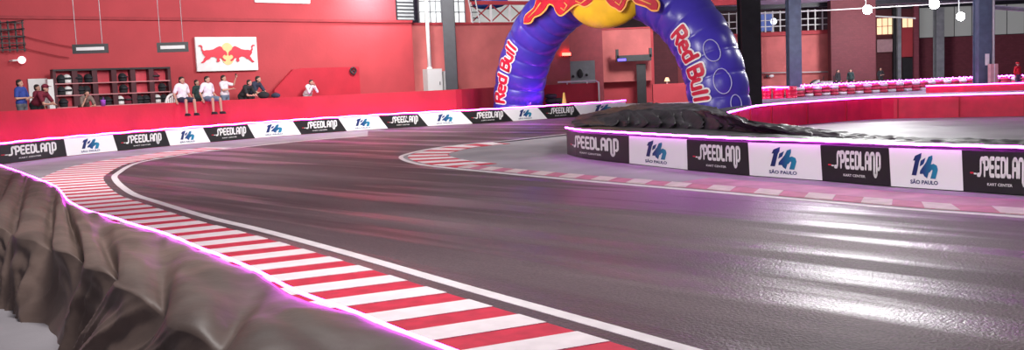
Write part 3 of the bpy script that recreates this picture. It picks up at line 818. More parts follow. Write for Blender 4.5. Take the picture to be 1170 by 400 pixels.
spots = []; cs = math.cos(ang1); sn = math.sin(ang1)
colname = ['first', 'second', 'third', 'fourth', 'fifth', 'sixth']; rowname = {2: 'top', 1: 'middle', 0: 'bottom'}
used = set()
lay = [(2, 0, 'd', -.12), (2, 0, 'g', .14), (2, 1, 'd', -.25), (2, 1, 'd', .2), (2, 3, 'd', .0), (2, 5, 'r', -.22), (1, 0, 'd', -.16), (1, 0, 'g', .15), (1, 1, 'd', .08), (1, 1, 'd', -.2), (1, 3, 'd', .0), (1, 5, 'd', .1), (0, 0, 'd', -.1), (0, 2, 'd', .1), (0, 2, 'd', -.2), (0, 3, 'g', -.2), (0, 3, 'r', .15), (0, 4, 'd', .15), (0, 4, 'd', -.18), (0, 5, 'g', -.2), (0, 5, 'd', .15)]
srcs = {'d': hd, 'g': hg, 'r': hr}; cn = {'d': 'black', 'g': 'white', 'r': 'dark red'}; two = {}
for r_, c_, k_, dx in lay: two.setdefault((r_, c_, k_), []).append(dx)
for r_, c_, k_, dx in lay:
    lx_ = -SW / 2 + (c_ + .5) * cw + dx * .8; zz = zb + rows_z[r_]
    # bottom row sits a little proud of the wall top
    x = mid.x + lx_ * cs; y = mid.y + lx_ * sn
    side = '' if len(two[(r_, c_, k_)]) == 1 else (' left' if dx == min(two[(r_, c_, k_)]) else ' right')
    lb = '%s helmet%s in the %s row, %s column of the pigeonhole shelf' % (cn[k_], (', the' + side + ' one,') if side else '', rowname[r_], colname[c_])
    s = srcs[k_]
    if k_ not in used:
        used.add(k_); s.location = (x, y, zz); s.rotation_euler = (0, 0, ang1 + random.uniform(-.5, .5)); s['label'] = lb; s['group'] = 'helmets on the pigeonhole shelf'; s.scale = (1.15,) * 3
    else: dup(s, (x, y, zz), ang1 + random.uniform(-.6, .6), lb, scale=1.15)

# ---- red stair block on the platform and wall fan
p0 = on(347, 80, at(347, 80, 41.8).xy, at(347, 80, 41.8).xy + wd_); 
SA = at(347, 100, 43.1).xy; SBp = SA + wd_ * 2.6
ztop = on(360, 77.5, SA, SBp).z
xR = on(411, 90, SA, SBp).xy
o = wallbox('stair_block', SA, xR, .80, ztop, .3, M['red_wall_deep'], kind=False); tag(o, 'red plastered block beside the lone spectator on the platform', 'block')
LW0 = on(312, 100, SA + Vector((0, .3)), SBp + Vector((0, .3))).xy
m = MB(); a = Vector((SA.x - .02, SA.y + .12)); b = Vector((LW0.x, LW0.y + .05))
nrm_ = Vector((b.y - a.y, a.x - b.x)).normalized() * .12
zl = 1.95
vs = []
for off in (-1, 1):
    vs += [(a.x + nrm_.x * off, a.y + nrm_.y * off, .8), (b.x + nrm_.x * off, b.y + nrm_.y * off, .8), (b.x + nrm_.x * off, b.y + nrm_.y * off, zl), (a.x + (b.x - a.x) * .35 + nrm_.x * off, a.y + (b.y - a.y) * .35 + nrm_.y * off, ztop - .05), (a.x + nrm_.x * off, a.y + nrm_.y * off, ztop)]
m.add(vs, [(0, 1, 2, 3, 4), (9, 8, 7, 6, 5), (0, 5, 6, 1), (1, 6, 7, 2), (2, 7, 8, 3), (3, 8, 9, 4), (4, 9, 5, 0)])
o = m.build('stair_parapet', M['red_wall_deep']); tag(o, 'dark red sloping stair parapet left of the plastered block', 'parapet')
p = on(402, 81, SA, SBp) + Vector((wn.x, wn.y, 0)) * .12; t = thing('wall_fan', 'small round black fan at the top corner of the plastered block', 'fan', p, ang1)
MB().torus((0, 0, 0), .15, .035, 'y').build('ring', M['black'], t, smooth=True)
m = MB()
for k in range(4):
    a = k * PI / 2 + .4; m.add([(0, .01, 0), (.13 * math.cos(a), .02, .13 * math.sin(a)), (.13 * math.cos(a + .6), -.02, .13 * math.sin(a + .6))], [(0, 1, 2)])
m.ell((0, 0, 0), (.04, .05, .04)); m.build('blade', M['dark_steel'], t)

# ---- windows of the upper floor, left part
def window(name, fn, x0, y0, x1, y1, nx, ny, glass, frame, ang, push=.02, z1=None):
    a = fn(x0, y1, push); b = fn(x1, y1, push); zlo = fn((x0 + x1) / 2, y1, push).z; zhi = z1 if z1 else fn((x0 + x1) / 2, y0, push).z
    W_ = (b.xy - a.xy).length; H_ = zhi - zlo; c = (a + b) / 2
    r = bpy.data.objects.new(name, None); COL.objects.link(r); r.location = (c.x, c.y, zlo); r.rotation_euler = (0, 0, ang); r['kind'] = 'structure'
    MB().box((0, 0, H_ / 2), (W_, .04, H_)).build('window_pane', glass, r)
    m = MB()
    for i in range(nx + 1): m.box((-W_ / 2 + W_ * i / nx, 0, H_ / 2), (.05, .12, H_))
    for i in range(ny + 1): m.box((0, 0, H_ * i / ny), (W_, .12, .05))
    m.build('window_frame', frame, r); return r
window('window_1', onW1, 291, -6, 353, 3, 3, 1, M['glass_lit'], M['white_paint'], ang1, z1=7.2)
window('window_2', onW1, 453, -6, 473, 23, 1, 12, M['glass_grey'], M['dark_steel'], ang1, z1=7.2)
window('window_3', onW2, 479, -6, 504, 26, 4, 4, M['glass_lit'], M['grey_steel'], ang2, z1=7.2)
window('window_4', onW2, 517, -6, 531, 26, 2, 4, M['glass_lit'], M['grey_steel'], ang2, z1=7.2)
a = onW2(531, 26, 0).xy; b = onW2(540, 26, 0).xy; wallbox('trim_3', a, b, 5.0, 7.4, .4, M['coral_wall'])
# lit room behind the balcony
a = onW2(541, 26).xy - n2 * 3.0; b = onW2(660, 26).xy - n2 * 3.0
o = wallbox('window_5', a, b, 4.9, 7.4, .1, mat('balcony_glass', (.5, .52, .5), .4, emit=(.72, .74, .70), es=.40))
# balcony railing with crossed braces
r = thing('balcony_railing', 'white and red balcony railing with crossed braces left of the arch', 'railing', (*onW2(572, 26, .02).xy, 5.05), ang2)
Wr = (onW2(606, 26).xy - onW2(541, 26).xy).length
for i in range(4): MB().box((-Wr / 2 + Wr * i / 3, 0, .52), (.10, .08, 1.04)).build('post', M['white_paint'], r)
MB().box((0, 0, 1.02), (Wr, .12, .20)).build('top_rail', M['red_wall'], r)
m = MB()
for i in range(3):
    x0 = -Wr / 2 + Wr * i / 3 + .05; x1 = x0 + Wr / 3 - .1
    m.tube([(x0, 0, .06), (x1, 0, .9)], .035, 6); m.tube([(x0, 0, .9), (x1, 0, .06)], .035, 6)
m.build('cross_brace', M['ledge'], r)
p = onW2(572, -1, -1.4); o = MB().ell((0, 0, 0), (1.1, .3, .42), 20, 8).build('blue_banner', mat('banner_blue', (.04, .10, .42), .3, var=.1), loc=p, smooth=True); tag(o, 'blue inflated banner hanging above the balcony railing', 'banner')
# ladder at the left end of the balcony
r = thing('ladder', 'grey slanted ladder left of the balcony railing', 'ladder', (*onW2(545, 26, .12).xy, 5.02), ang2)
m = MB(); m.tube([(-.30, 0, 0), (-.62, 0, 1.9)], .04, 6); m.tube([(.10, 0, 0), (-.22, 0, 1.9)], .04, 6); m.build('side_rail', M['pale_grey'], r)
m = MB()
for k in range(6): m.tube([(-.35 - k * .053, 0, .25 + k * .3), (.05 - k * .053, 0, .25 + k * .3)], .025, 6)
m.build('rung', M['dark_steel'], r)

# ---- cabinets + conduit + column
for x0, x1, y0, lb in ((482.5, 501, 79, 'taller pale grey electric cabinet against the coral wall'), (501.8, 511, 81.5, 'shorter pale grey electric cabinet beside the taller one')):
    t_o, c, w_, h_ = panel('electric_cabinet', onW2, x0, y0, x1, 112, .30, .55, M['pale_grey'], ang2, None, lb, 'cabinet')
    fy2 = -1 if (Matrix.Rotation(ang2, 2) @ Vector((0, -1))).dot(n2) > 0 else 1
    MB().box((0, fy2 * .285, 0), (w_ - .08, .02, h_ - .08)).build('door', mat('cab_door', (.60, .60, .60), .5), t_o)
    MB().box((w_ * .3, fy2 * .31, 0), (.03, .03, .16)).build('handle', M['dark_steel'], t_o)
A = onW2(487.5, 0, .2); B = onW2(489, 79, .2)
m = MB(); m.tube([Vector((B.x, B.y, 7.3)), Vector((B.x, B.y, B.z - .2))], .10, 10); m.tube([Vector((B.x, B.y, B.z - .02)), Vector((B.x, B.y, B.z + .08))], .14, 10)
tag(m.build('conduit_pipe', M['white_paint'], smooth=True), 'white conduit pipe rising from the electric cabinets', 'pipe')

def column(px, Y, wdt, material, label, top=8.0, plates=True, rz=0):
    p = at(px, 100, Y); t = thing('steel_column', label, 'column', (p.x, p.y, 0), rz)
    m = MB(); fl = wdt * .12
    m.box((0, -wdt / 2 + fl / 2, top / 2), (wdt, fl, top)); m.box((0, wdt / 2 - fl / 2, top / 2), (wdt, fl, top)); m.box((0, 0, top / 2), (wdt * .82, wdt - fl, top))
    m.build('shaft', material, t)
    m = MB(); m.box((0, 0, .03), (wdt * 1.4, wdt * 1.4, .06)); m.build('base_plate', M['dark_steel'], t)
    return t
column(516.5, 47.3, .58, M['dark_steel'], 'dark steel column in front of the coral wall, right of the electric cabinets')
column(857, 47, .92, M['black'], 'broad black column right behind the right leg of the arch')
column(907.5, 69.8, .88, M['blue_steel'], 'blue-grey column behind the red drums of the tyre wall', 6.9)
column(1072.5, 88, .72, M['grey_steel'], 'thin grey column before the maroon wall, far off', 6.9)
t = column(1122, 64.5, .85, M['blue_steel'], 'blue column at the right with a thin white pipe beside it', 6.9)
p = at(1134.5, 100, 64.2); tag(MB().tube([(p.x, p.y, 0), (p.x, p.y, 6.6)], .10, 8).build('pipe', M['pale_grey']), 'thin pale pipe running up beside the right blue column', 'pipe')
p = at(1128, 68, 64.0); tag(MB().box((0, 0, 0), (.26, .05, .75)).build('notice_sheet', M['white_paint'], loc=p), 'white notice sheet fixed on the right blue column', 'sign')
p = at(1134.5, 88, 63.6); t = thing('carton', 'upright pinkish carton standing at the foot of the right blue column', 'box', (p.x, p.y, 0))
MB().box((0, 0, .85), (.48, .4, 1.7)).build('body', mat('carton', (.60, .34, .34), .7, var=.1), t); MB().box((0, -.205, .85), (.06, .01, 1.7)).build('tape', M['white_paint'], t)

# ================================================================== BACK RIGHT BUILDINGS
# recess behind the left part of the arch opening
def vb(name, x0, x1, yb, Y, z0, z1, th, material, st=True):
    a = at(x0, 100, Y).xy; b = at(x1, 100, Y).xy
    return wallbox(name, a, b, z0, z1, th, material, kind=st)
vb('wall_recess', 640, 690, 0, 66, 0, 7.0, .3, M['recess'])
o = vb('metal_cupboard', 652.5, 680.5, 0, 62, 0, zof(69.5, 62, 666), .5, mat('cupboard_grey', (.26, .28, .29), .4, .3, var=.08), False)
cz = zof(84, 62, 663)
tag(o, 'grey metal cupboard with a round dark port in the dark recess', 'cupboard')
hx = (at(663, 84, 62).x - o.location.x); hz = cz - o.location.z
MB().ell((hx, -.27, hz), (.20, .05, .30)).build('port', M['black'], o, smooth=True)
for dx_, dz_ in ((-.62, .55), (.25, .6), (-.62, -.35)): MB().ell((dx_, -.27, dz_), (.09, .05, .09)).build('knob', M['black'], o, smooth=True)
ZB = zof(33.5, 68, 717)
vb('wall_block', 690, 745, 0, 68, zof(93, 68, 717), ZB, .8, M['coral_wall'])
vb('wall_block_lower', 683, 748, 0, 68.8, 0, ZB, .6, M['red_wall'])
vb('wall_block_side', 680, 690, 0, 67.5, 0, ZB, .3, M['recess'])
vb('trim_4', 688, 747, 0, 67.9, ZB, ZB + .12, .9, M['ledge'])
d_ = vb('door_2', 728, 738.5, 0, 67.1, 0, zof(73, 67.1, 733), .08, M['black'])
# canopy
p = at(724.5, 65.5, 66.6); t = thing('wall_canopy', 'dark canopy box with upturned ends and a blue glow over the dark door', 'canopy', (p.x, 66.6, p.z))
s_ = 66.6 / F_PX
MB().box((0, .4, -.05), (39 * s_, .9, .42)).build('body', M['black'], t)
for sx in (-1, 1): MB().box((sx * 19 * s_, .1, .28), (.18, .3, .62)).build('bracket', M['black'], t)
MB().box((-14 * s_, -.06, -.14), (9 * s_, .03, .16)).build('glow_strip', M['blue_glow'], t)
vb('wall_side', 745, 775, 0, 72, 0, 4.95, .3, M['brick_wall'])
vb('wall_counter', 746, 792, 0, 66, 0, zof(95.5, 66, 765), .4, M['red_wall'])
vb('wall_middle', 770, 868, 0, 78, 0, 4.95, .3, M['coral_wall'])
p = at(763, 92, 65.9); t = thing('table_lamp', 'small yellowish lamp on the low red wall under the arch', 'lamp', (p.x, 66.2, zof(95.5, 66, 765)))
MB().tube([(0, 0, 0), (0, 0, .18)], .05, 8).build('base', M['white_paint'], t); MB().tube([(0, 0, .16), (0, 0, .42)], [.2, .1], 12).build('lamp_shade', mat('shade', (.9, .6, .3), .5, emit=(1, .6, .35), es=.5), t)
p = on(646, 62, W2A, W2B) + Vector((n2.x, n2.y, 0)) * .1; t = thing('warning_light', 'glowing red light on the wall inside the arch', 'lamp', p, ang2)
MB().box((0, 0, 0), (.5, .12, .16)).build('lens', M['red_glow'], t); MB().box((0, 0, -.12), (.6, .14, .06)).build('housing', M['black'], t)
# pipe railing on the low wall end
A = Vector((*LP.pt(LP.L * .965), WZ)); e_ = Vector((*LP.pt(LP.L - .02), WZ)); nn = LP.nrm(LP.L - .1)
off3 = Vector((nn.x, nn.y, 0)) * .06
r = thing('pipe_railing', 'white pipe handrail bending down at the end of the low red wall', 'railing')
A0 = Vector((*LP.pt(LP.L * .93), 0))
MB().tube([A0 + Vector((0, 0, WZ + .12)) + off3, e_ + Vector((-.15, 0, .12)) + off3, e_ + Vector((.03, 0, .02)) + off3, Vector((e_.x + .03, e_.y, .0)) + off3], .05, 8).build('rail', M['white_paint'], r, smooth=True)
for q in (.945, .98): pp = LP.pt(LP.L * q); MB().tube([(pp.x + off3.x, pp.y + off3.y, WZ - .02), (pp.x + off3.x, pp.y + off3.y, WZ + .12)], .035, 6).build('post', M['white_paint'], r)

# right: coral wall with upper gallery
YG = 80
vb('wall_gallery', 862, 950, 0, YG, 0, 4.93, .3, M['coral_wall'])
vb('trim_5', 862, 950, 0, YG - .05, 4.93, 5.05, .5, M['ledge'])
vb('floor_gallery', 862, 950, 0, YG - .3, 4.72, 4.93, 6, M['ledge'])
vb('floor_gallery', 775, 862, 0, 77.6, 4.72, 4.93, 8, M['ledge'])
vb('wall_gallery_back', 640, 950, 0, YG + 6, 4.9, 7.4, .2, mat('gallery_dark', (.07, .035, .045), .7, var=.3, vscale=.6))
for x0, x1, lb, zz in ((866, 900, 'pale railing of the upper gallery left of the blue-grey column', 0), (915, 948, 'grey railing of the upper gallery right of the blue-grey column', 0), (806, 842, 'grey railing of the upper gallery between arch and black column', 1)):
    Yr = YG - .1 if not zz else 77.8
    a = at(x0, 30, Yr); b = at(x1, 30, Yr); W_ = b.x - a.x
    r = thing('gallery_railing', lb, 'railing', ((a.x + b.x) / 2, Yr, 5.05 if not zz else 4.93))
    n_ = 4
    for i in range(n_ + 1): MB().box((-W_ / 2 + W_ * i / n_, 0, .85), (.09, .09, 1.7)).build('post', M['pale_grey'], r)
    for z in (.45, .95, 1.6): MB().box((0, 0, z), (W_, .06, .07)).build('rail', M['pale_grey'], r)
# things on the gallery
for px, Y, w_, h_, mt, lb in ((876, 82, 1.0, 1.5, mat('poster_blue', (.06, .10, .34), .5, emit=(.1, .2, .7), es=.15), 'blue poster panel standing on the upper gallery'),):
    p = at(px, 25, Y); t = thing('poster_panel', lb, 'poster', (p.x, Y, 4.93)); MB().box((0, 0, h_ / 2 + .3), (w_, .08, h_)).build('sheet', mt, t)
    for s in (-.4, .4): MB().box((s, 0, .2), (.06, .06, .4)).build('leg', M['grey_steel'], t)
p = at(884, 25, 81.4); t = thing('gallery_lamp', 'bright round lamp standing on the upper gallery beside the blue poster', 'lamp', (p.x, 81.4, 4.93))
MB().ell((0, 0, 1.05), (.28, .1, .28)).build('head', mat('white_glow', (1, 1, 1), .3, emit=(.75, .85, 1), es=1.2), t, smooth=True); MB().tube([(0, 0, 0), (0, 0, .85)], .04, 6).build('stand', M['grey_steel'], t)
# beam and grey fascia left of the black column
for px0, px1, py, Y, mt, lb, h_ in ((800, 846, 2.5, 70, M['red_wall'], 'red roof beam end beside the black column', .45), ):
    a = at(px0, py, Y); b = at(px1, py, Y); o = MB().box((0, 0, 0), (b.x - a.x, .3, h_)).build('roof_beam', mt, loc=((a.x + b.x) / 2, Y, (a.z + b.z) / 2)); tag(o, lb, 'beam')
a = at(868, 85, YG); o = MB().tube([(at(868, 85, YG).x, YG - .3, zof(83.5, YG, 868)), (at(950, 85, YG).x, YG - .3, zof(82, YG, 950))], .05, 8).build('handrail', M['pale_grey'], smooth=True); tag(o, 'thin pale pipe handrail along the coral wall behind the karts', 'railing')

# brick block, lit windows, doorway, long maroon wall
YB = 78; YM = 92
vb('wall_brick_block', 950, 1001, 0, YB, 0, 7.4, .8, M['brick_wall'])
vb('wall_brick_link', 999, 1050, 0, YM - 4, 0, 7.4, .3, M['brick_wall'])
def onY(Y): return lambda px, py, push=0: at(px, py, Y - push)
window('window_6', onY(87.8), 1001.5, 20.5, 1020.5, 39.5, 3, 2, M['glass_warm'], M['ledge'], 0)
window('window_7', onY(87.8), 1030.5, 20.5, 1043, 31.5, 2, 1, M['glass_warm'], M['ledge'], 0)
o = panel('notice_board', onY(87.6), 1002, 45, 1019.5, 59.5, 0, .1, mat('notice_mauve', (.50, .30, .32), .6, var=.08), 0, None, 'pale mauve notice board under the warm lit window', 'sign')[0]
vb('trim_6', 1021, 1026, 0, 87.4, 0, 7.4, .3, M['black'])
vb('trim_7', 1026, 1030, 0, 87.0, 0, 7.4, .3, M['grey_steel'])
panel('wall_red_bay', onY(87.7), 1030, 32, 1044.5, 65, 0, .1, M['red_wall'], 0)[0]['kind'] = 'structure'
panel('door_3', onY(87.6), 1031, 66, 1045, 100, 0, .1, M['black'], 0)[0]['kind'] = 'structure'
vb('trim_8', 1044.5, 1050, 0, 87.2, 0, 7.4, .3, M['maroon_wall'])
vb('wall_maroon', 1049, 1330, 0, YM, 0, zof(37.5, YM, 1110) , .3, M['maroon_wall'])
window('window_8', onY(YM), 1050, 22, 1330, 37.5, 14, 1, M['glass_grey'], M['dark_steel'], 0, z1=7.2)
o = vb('wall_far_right', 1325, 1335, 0, 70, 0, 7.4, .3, M['maroon_wall'])

# ceiling of the far hall with beams
cl_ = MB(); cl_.box((30, 75, 7.35), (80, 46, .15)); struct(cl_.build('ceiling', mat('ceiling_mauve', (.60, .54, .72), .8, var=.12, vscale=.3)))
for i, (x0, y0, x1, y1, Y, lb) in enumerate([(868, 16, 1120, 2, 74, 'pale pipe running under the ceiling toward the right lamps'), (1000, 18.5, 1046, 21, 80, 'white pipe above the warm lit windows'), (1130, 8, 1185, 12, 66, 'grey roof beam at the right edge under the ceiling')]):
    a = at(x0, y0, Y); b = at(x1, y1, Y); tag(MB().tube([a, b], (.035, .06, .14)[i], 8).build('roof_pipe', M['pale_grey'] if i < 2 else M['grey_steel']), lb, 'pipe')
for Y in (60, 70, 80, 88):
    o = MB().box((34, Y, 7.12), (66, .25, .35)).build('roof_beam', M['dark_steel']); tag(o, {60: 'dark roof beam nearest the arch under the ceiling', 70: 'second dark roof beam under the ceiling', 80: 'third dark roof beam under the ceiling', 88: 'farthest dark roof beam under the ceiling'}[Y], 'beam')
for px, py, Y, rr, lb in ((990.5, 11, 62, .30, 'bright round floodlight over the brick block'), (1066.5, 4.5, 60, .32, 'highest bright floodlight, above the thin grey column'), (1097, 19, 70, .30, 'bright floodlight left of the right blue column')):
    p = at(px, py, Y); t = thing('floodlight', lb, 'lamp', p)
    MB().ell((0, -.1, 0), (rr, .12, rr)).build('lens', M['lamp_glow'], t, smooth=True)
    MB().tube([(0, .02, 0), (0, .35, .05)], [rr * .8, rr * .3], 12).build('housing', M['grey_steel'], t, smooth=True)
    MB().tube([(0, .2, .1), (0, .2, 7.2 - p.z)], .03, 6).build('hanger', M['grey_steel'], t)
    l = bpy.data.lights.new('floodlight_lamp', 'POINT'); l.energy = 420; l.shadow_soft_size = .3; l.color = (.95, .95, 1)
    lo = bpy.data.objects.new('floodlight_lamp', l); COL.objects.link(lo); lo.parent = t; lo.location = (0, -.7, -.2)

# ================================================================== THE ARCH
AF_L = at(591, 100, 48.6); AF_R = at(822, 100, 39.7)
fl = Vector((AF_L.x, AF_L.y, 0)); fr = Vector((AF_R.x, AF_R.y, 0)); mid3 = (fl + fr) / 2; e1 = (fr - fl).normalized(); AA = (fr - fl).length / 2
an = Vector((e1.y, -e1.x, 0))
if an.dot(-mid3) < 0: an = -an
AHT, AR = 5.95, 1.27
arch = thing('inflatable_arch', 'huge inflatable blue arch with red lettering over the track', 'arch', mid3)
NS = 420
def a_pt(th): return Vector((0, 0, 0)) + e1 * (-AA * math.cos(th)) + Vector((0, 0, AHT * math.sin(th) ** .92 if th > 0 else 0))
ths = [PI * i / NS for i in range(NS + 1)]
cpts = [a_pt(min(PI, max(0, t_))) for t_ in ths]
cpts[-1].z = 0
alen = [0]
for a, b in zip(cpts, cpts[1:]): alen.append(alen[-1] + (b - a).length)
AL_ = alen[-1]
def a_frame(s):
    s = max(0, min(AL_ - 1e-4, s)); lo, hi = 0, NS
    while hi - lo > 1:
        q = (lo + hi) // 2
        if alen[q] <= s: lo = q
        else: hi = q
    t_ = (s - alen[lo]) / max(1e-9, alen[hi] - alen[lo]); p = cpts[lo].lerp(cpts[hi], t_)
    i0 = max(0, lo - 5); i1 = min(NS, hi + 5); tg = (cpts[i1] - cpts[i0]).normalized()
    out = an.cross(tg).normalized()
    if out.dot(p - Vector((0, 0, 1.5))) < 0: out = -out
    return p, tg, out
NB = 23
def a_rad(s, smooth=False):
    b = abs(math.sin(PI * s / AL_ * NB)) ** .55
    r = AR * (1.0 if smooth else (.955 + .05 * b))
    return r
def a_surf(s, ph, extra=0.0, smooth=False):
    p, tg, out = a_frame(s); r = a_rad(s, smooth) + extra
    return p + (an * math.cos(ph) + out * math.sin(ph)) * r
m = MB(); vs = []; NN = 40; K = NB * 14
for i in range(K + 1):
    s = AL_ * i / K
    for j in range(NN): 
        v = a_surf(s, 2 * PI * j / NN); v.z = max(v.z, 0.0); vs.append(v)
fs = [(i * NN + j, i * NN + (j + 1) % NN, (i + 1) * NN + (j + 1) % NN, (i + 1) * NN + j) for i in range(K) for j in range(NN)]
m.add(vs, fs); m.build('tube', M['vinyl_blue'], arch, smooth=True)
def a_map_mesh(name, vs_, fs_, mt, s0, ph0, sx, sy, extra, flip):
    """map flat x,y onto the tube: x along the arch, y around it"""
    bm = bmesh.new(); bv = [bm.verts.new((x, y, 0)) for x, y, *_ in vs_]
    for f in fs_:
        try: bm.faces.new([bv[i] for i in f])
        except ValueError: pass
    bmesh.ops.triangulate(bm, faces=bm.faces)
    for _ in range(4):
        lg = [e for e in bm.edges if e.calc_length() * max(sx, sy) > .16]
        if not lg: break
        bmesh.ops.subdivide_edges(bm, edges=lg, cuts=1); bmesh.ops.triangulate(bm, faces=bm.faces)
    for v in bm.verts:
        s = s0 + v.co.x * sx; ph = ph0 + v.co.y * sy / AR
        v.co = a_surf(s, ph, extra)
    bmesh.ops.recalc_face_normals(bm, faces=bm.faces)
    me = bpy.data.meshes.new(name); bm.to_mesh(me); bm.free(); me.materials.append(mt)
    o = bpy.data.objects.new(name, me); COL.objects.link(o); o.parent = arch; return o
# bold rounded letters drawn with strokes
RBL = {'R': (.62, [[(0, 0), (0, 1), (.38, 1), (.52, .9), (.52, .62), (.38, .5), (0, .5)], [(.26, .5), (.54, 0)]]),
       'e': (.56, [[(.05, .36), (.44, .36), (.44, .52), (.34, .66), (.12, .66), (0, .52), (0, .14), (.12, 0), (.42, 0)]]),
       'd': (.56, [[(.44, 0), (.44, 1)], [(.44, .6), (.34, .66), (.12, .66), (0, .52), (0, .14), (.12, 0), (.34, 0), (.44, .08)]]),
       ' ': (.22, []),
       'B': (.62, [[(0, 0), (0, 1), (.36, 1), (.48, .9), (.48, .64), (.36, .53), (0, .53)], [(.36, .53), (.52, .42), (.52, .12), (.38, 0), (0, 0)]]),
       'u': (.56, [[(0, .66), (0, .14), (.12, 0), (.32, 0), (.44, .12)], [(.44, .66), (.44, 0)]]),
       'l': (.26, [[(.05, 1), (.05, 0)]])}
def rb_lines():
    x = 0; out = []
    for ch in 'Red Bull':
        w_, ls = RBL[ch]
        for l in ls: out.append([(a + x, b) for a, b in l])
        x += w_ + .10
    return out, x - .10
RBLINES, RBW = rb_lines()
def arch_text(s_center, length, ph, height):
    sx = length / RBW; sy = height
    asp = sy / sx
    # outline (white) below, red on top ; strokes are drawn in x,y of equal measure, so pre-scale
    for nm, wd, mt, ex in (('letter_outline', .40, M['ink_white'], .035), ('lettering', .215, M['text_red'], .055)):
        ms = strokes([[((a - RBW / 2), (b - .5) * asp) for a, b in l] for l in RBLINES], wd)
        a_map_mesh(nm, ms.v, ms.f, mt, s_center, ph, sx, sx, ex, False)
def s_at_z(z, right):
    best = None
    for i in range(NS + 1):
        if (i > NS / 2) != right: continue
        d = abs(cpts[i].z - z)
        if best is None or d < best[0]: best = (d, alen[i])
    return best[1]
arch_text(s_at_z(2.38, False), 3.05, .02, .62)
arch_text(s_at_z(2.25, True), 3.15, .02, .66)
# ring patches on the right leg
for s_off, ph_, r_ in ((1.5, -1.25 + 0, .36), (2.55, -1.22, .40), (3.4, -1.5, .30)): pass
sR = s_at_z(.2, True)
for z_, ph_, r_ in ((2.45, .74, .40), (1.35, .80, .44), (.55, 1.15, .30)):
    s_ = s_at_z(z_, True); m2 = []
    pts = [a_surf(s_ + math.sin(2 * PI * i / 28) * r_ * 1.0, ph_ + math.cos(2 * PI * i / 28) * r_ * .8 / AR, .025) for i in range(28)]
    MB().tube(pts, .022, 6, closed=True).build('ring_patch', mat('ring_pale', (.50, .50, .80), .4), arch, smooth=True)
# yellow sun with the bulls at the crown
def plane_pt(px, py, push):
    """point of the arch's front plane on a sight line, as (along, height)"""
    A_ = mid3 + an * push; q = on(px, py, A_.xy, (A_ + e1).xy); return ((q - A_).dot(e1), q.z)
sc_ = plane_pt(688, -12, AR * .9)
R90 = Matrix((e1, -an, Vector((0, 0, 1)))).transposed()
sun_r = abs(plane_pt(688, 33, AR * .9)[1] - sc_[1])
m = MB(); m.ell((0, 0, 0), (sun_r * 1.38, .72, sun_r), 40, 20)
so = m.build('sun', M['sun_yellow'], arch, smooth=True); so.matrix_local = Matrix.Translation(e1 * sc_[0] + an * AR * .72 + Vector((0, 0, sc_[1]))) @ R90.to_4x4()
# silhouettes: lower edges surveyed from the photo, the backs above the frame completed
bl_px = [(599, 26), (601, 18), (610, 10), (613, 2), (616, -8), (622, -20), (636, -32), (656, -38), (672, -34), (682, -26), (686, -14), (684, -6), (676, 2), (668, 7), (661, 4), (655, 6), (650, 10), (641, 17), (636, 13), (633, 6), (627, 4), (623, 10), (617, 16), (610, 19), (606, 25)]
br_px = [(751, 11), (752, 4), (746, -4), (742, -12), (736, -22), (722, -34), (706, -38), (696, -32), (690, -22), (690, -12), (692, -2), (698, 6), (704, 9), (709, 12), (714, 6), (716, 0), (722, -2), (727, 3), (733, 5), (739, 7), (745, 11)]
def bull_part(pxs, push):
    pl_ = [plane_pt(x, y, push) for x, y in pxs]; c_ = crv([Vector(p) for p in pl_ + [pl_[0]]], 3)[:-1]
    pl_ = [(p.x, p.y) for p in c_]
    for nm, g, mt, y in (('bull_outline', .075, M['outline_yellow'], 0.0), ('bull', 0.0, M['bull_red'], .05)):
        pp = bull_outline(pl_, g) if g else pl_
        m = MB(); vs_, fs_ = tri(pp)
        m.add([e1 * a + an * (push + y) + Vector((0, 0, b)) for a, b, _ in vs_], fs_)
        n = len(pp); m.add([e1 * a + an * (push + y) + Vector((0, 0, b)) for a, b in pp] + [e1 * a + an * (push + y - .06) + Vector((0, 0, b)) for a, b in pp], [(i, (i + 1) % n, n + (i + 1) % n, n + i) for i in range(n)])
        m.build(nm, mt, arch)
bull_part(bl_px, AR * 1.0 + .32); bull_part(br_px, AR * 1.0 + .32)
# muscle marks in yellow on the bulls
for pts in ([(604, 20), (612, 12), (618, 3)], [(641, 9), (645, 12), (648, 6), (645, 3)], [(658, 1), (664, 4), (672, -2)], [(703, 2), (708, 6), (711, 0)], [(727, -2), (735, 1), (744, 5)], [(697, -3), (702, 0)]):
    q = [plane_pt(x, y, AR + .37) for x, y in pts]; MB().tube([e1 * a + an * (AR + .385) + Vector((0, 0, b)) for a, b in q], .028, 6).build('muscle_mark', M['outline_yellow'], arch, smooth=True)
# made-up purple light added at the left leg's foot to tint its inner side
pl_ = mid3 + e1 * (-AA + 1.9) + an * .2
t = thing('added_uplight', 'small made-up purple light on the floor, added to light the left arch leg', 'lamp', (pl_.x, pl_.y, 0))
MB().box((0, 0, .08), (.4, .3, .16)).build('housing', M['black'], t); MB().box((0, 0, .165), (.34, .24, .012)).build('lens', M['blue_glow'], t)
l = bpy.data.lights.new('added_uplight_lamp', 'SPOT'); l.energy = 420; l.color = (.42, .10, 1); l.spot_size = 2.2; l.spot_blend = .8; l.shadow_soft_size = .2
lo = bpy.data.objects.new('added_uplight_lamp', l); COL.objects.link(lo); lo.parent = t; lo.location = (0, 0, .25)
lo.rotation_euler = (Vector((-1.3 * e1.x, -1.3 * e1.y, 1.7))).to_track_quat('-Z', 'Y').to_euler()

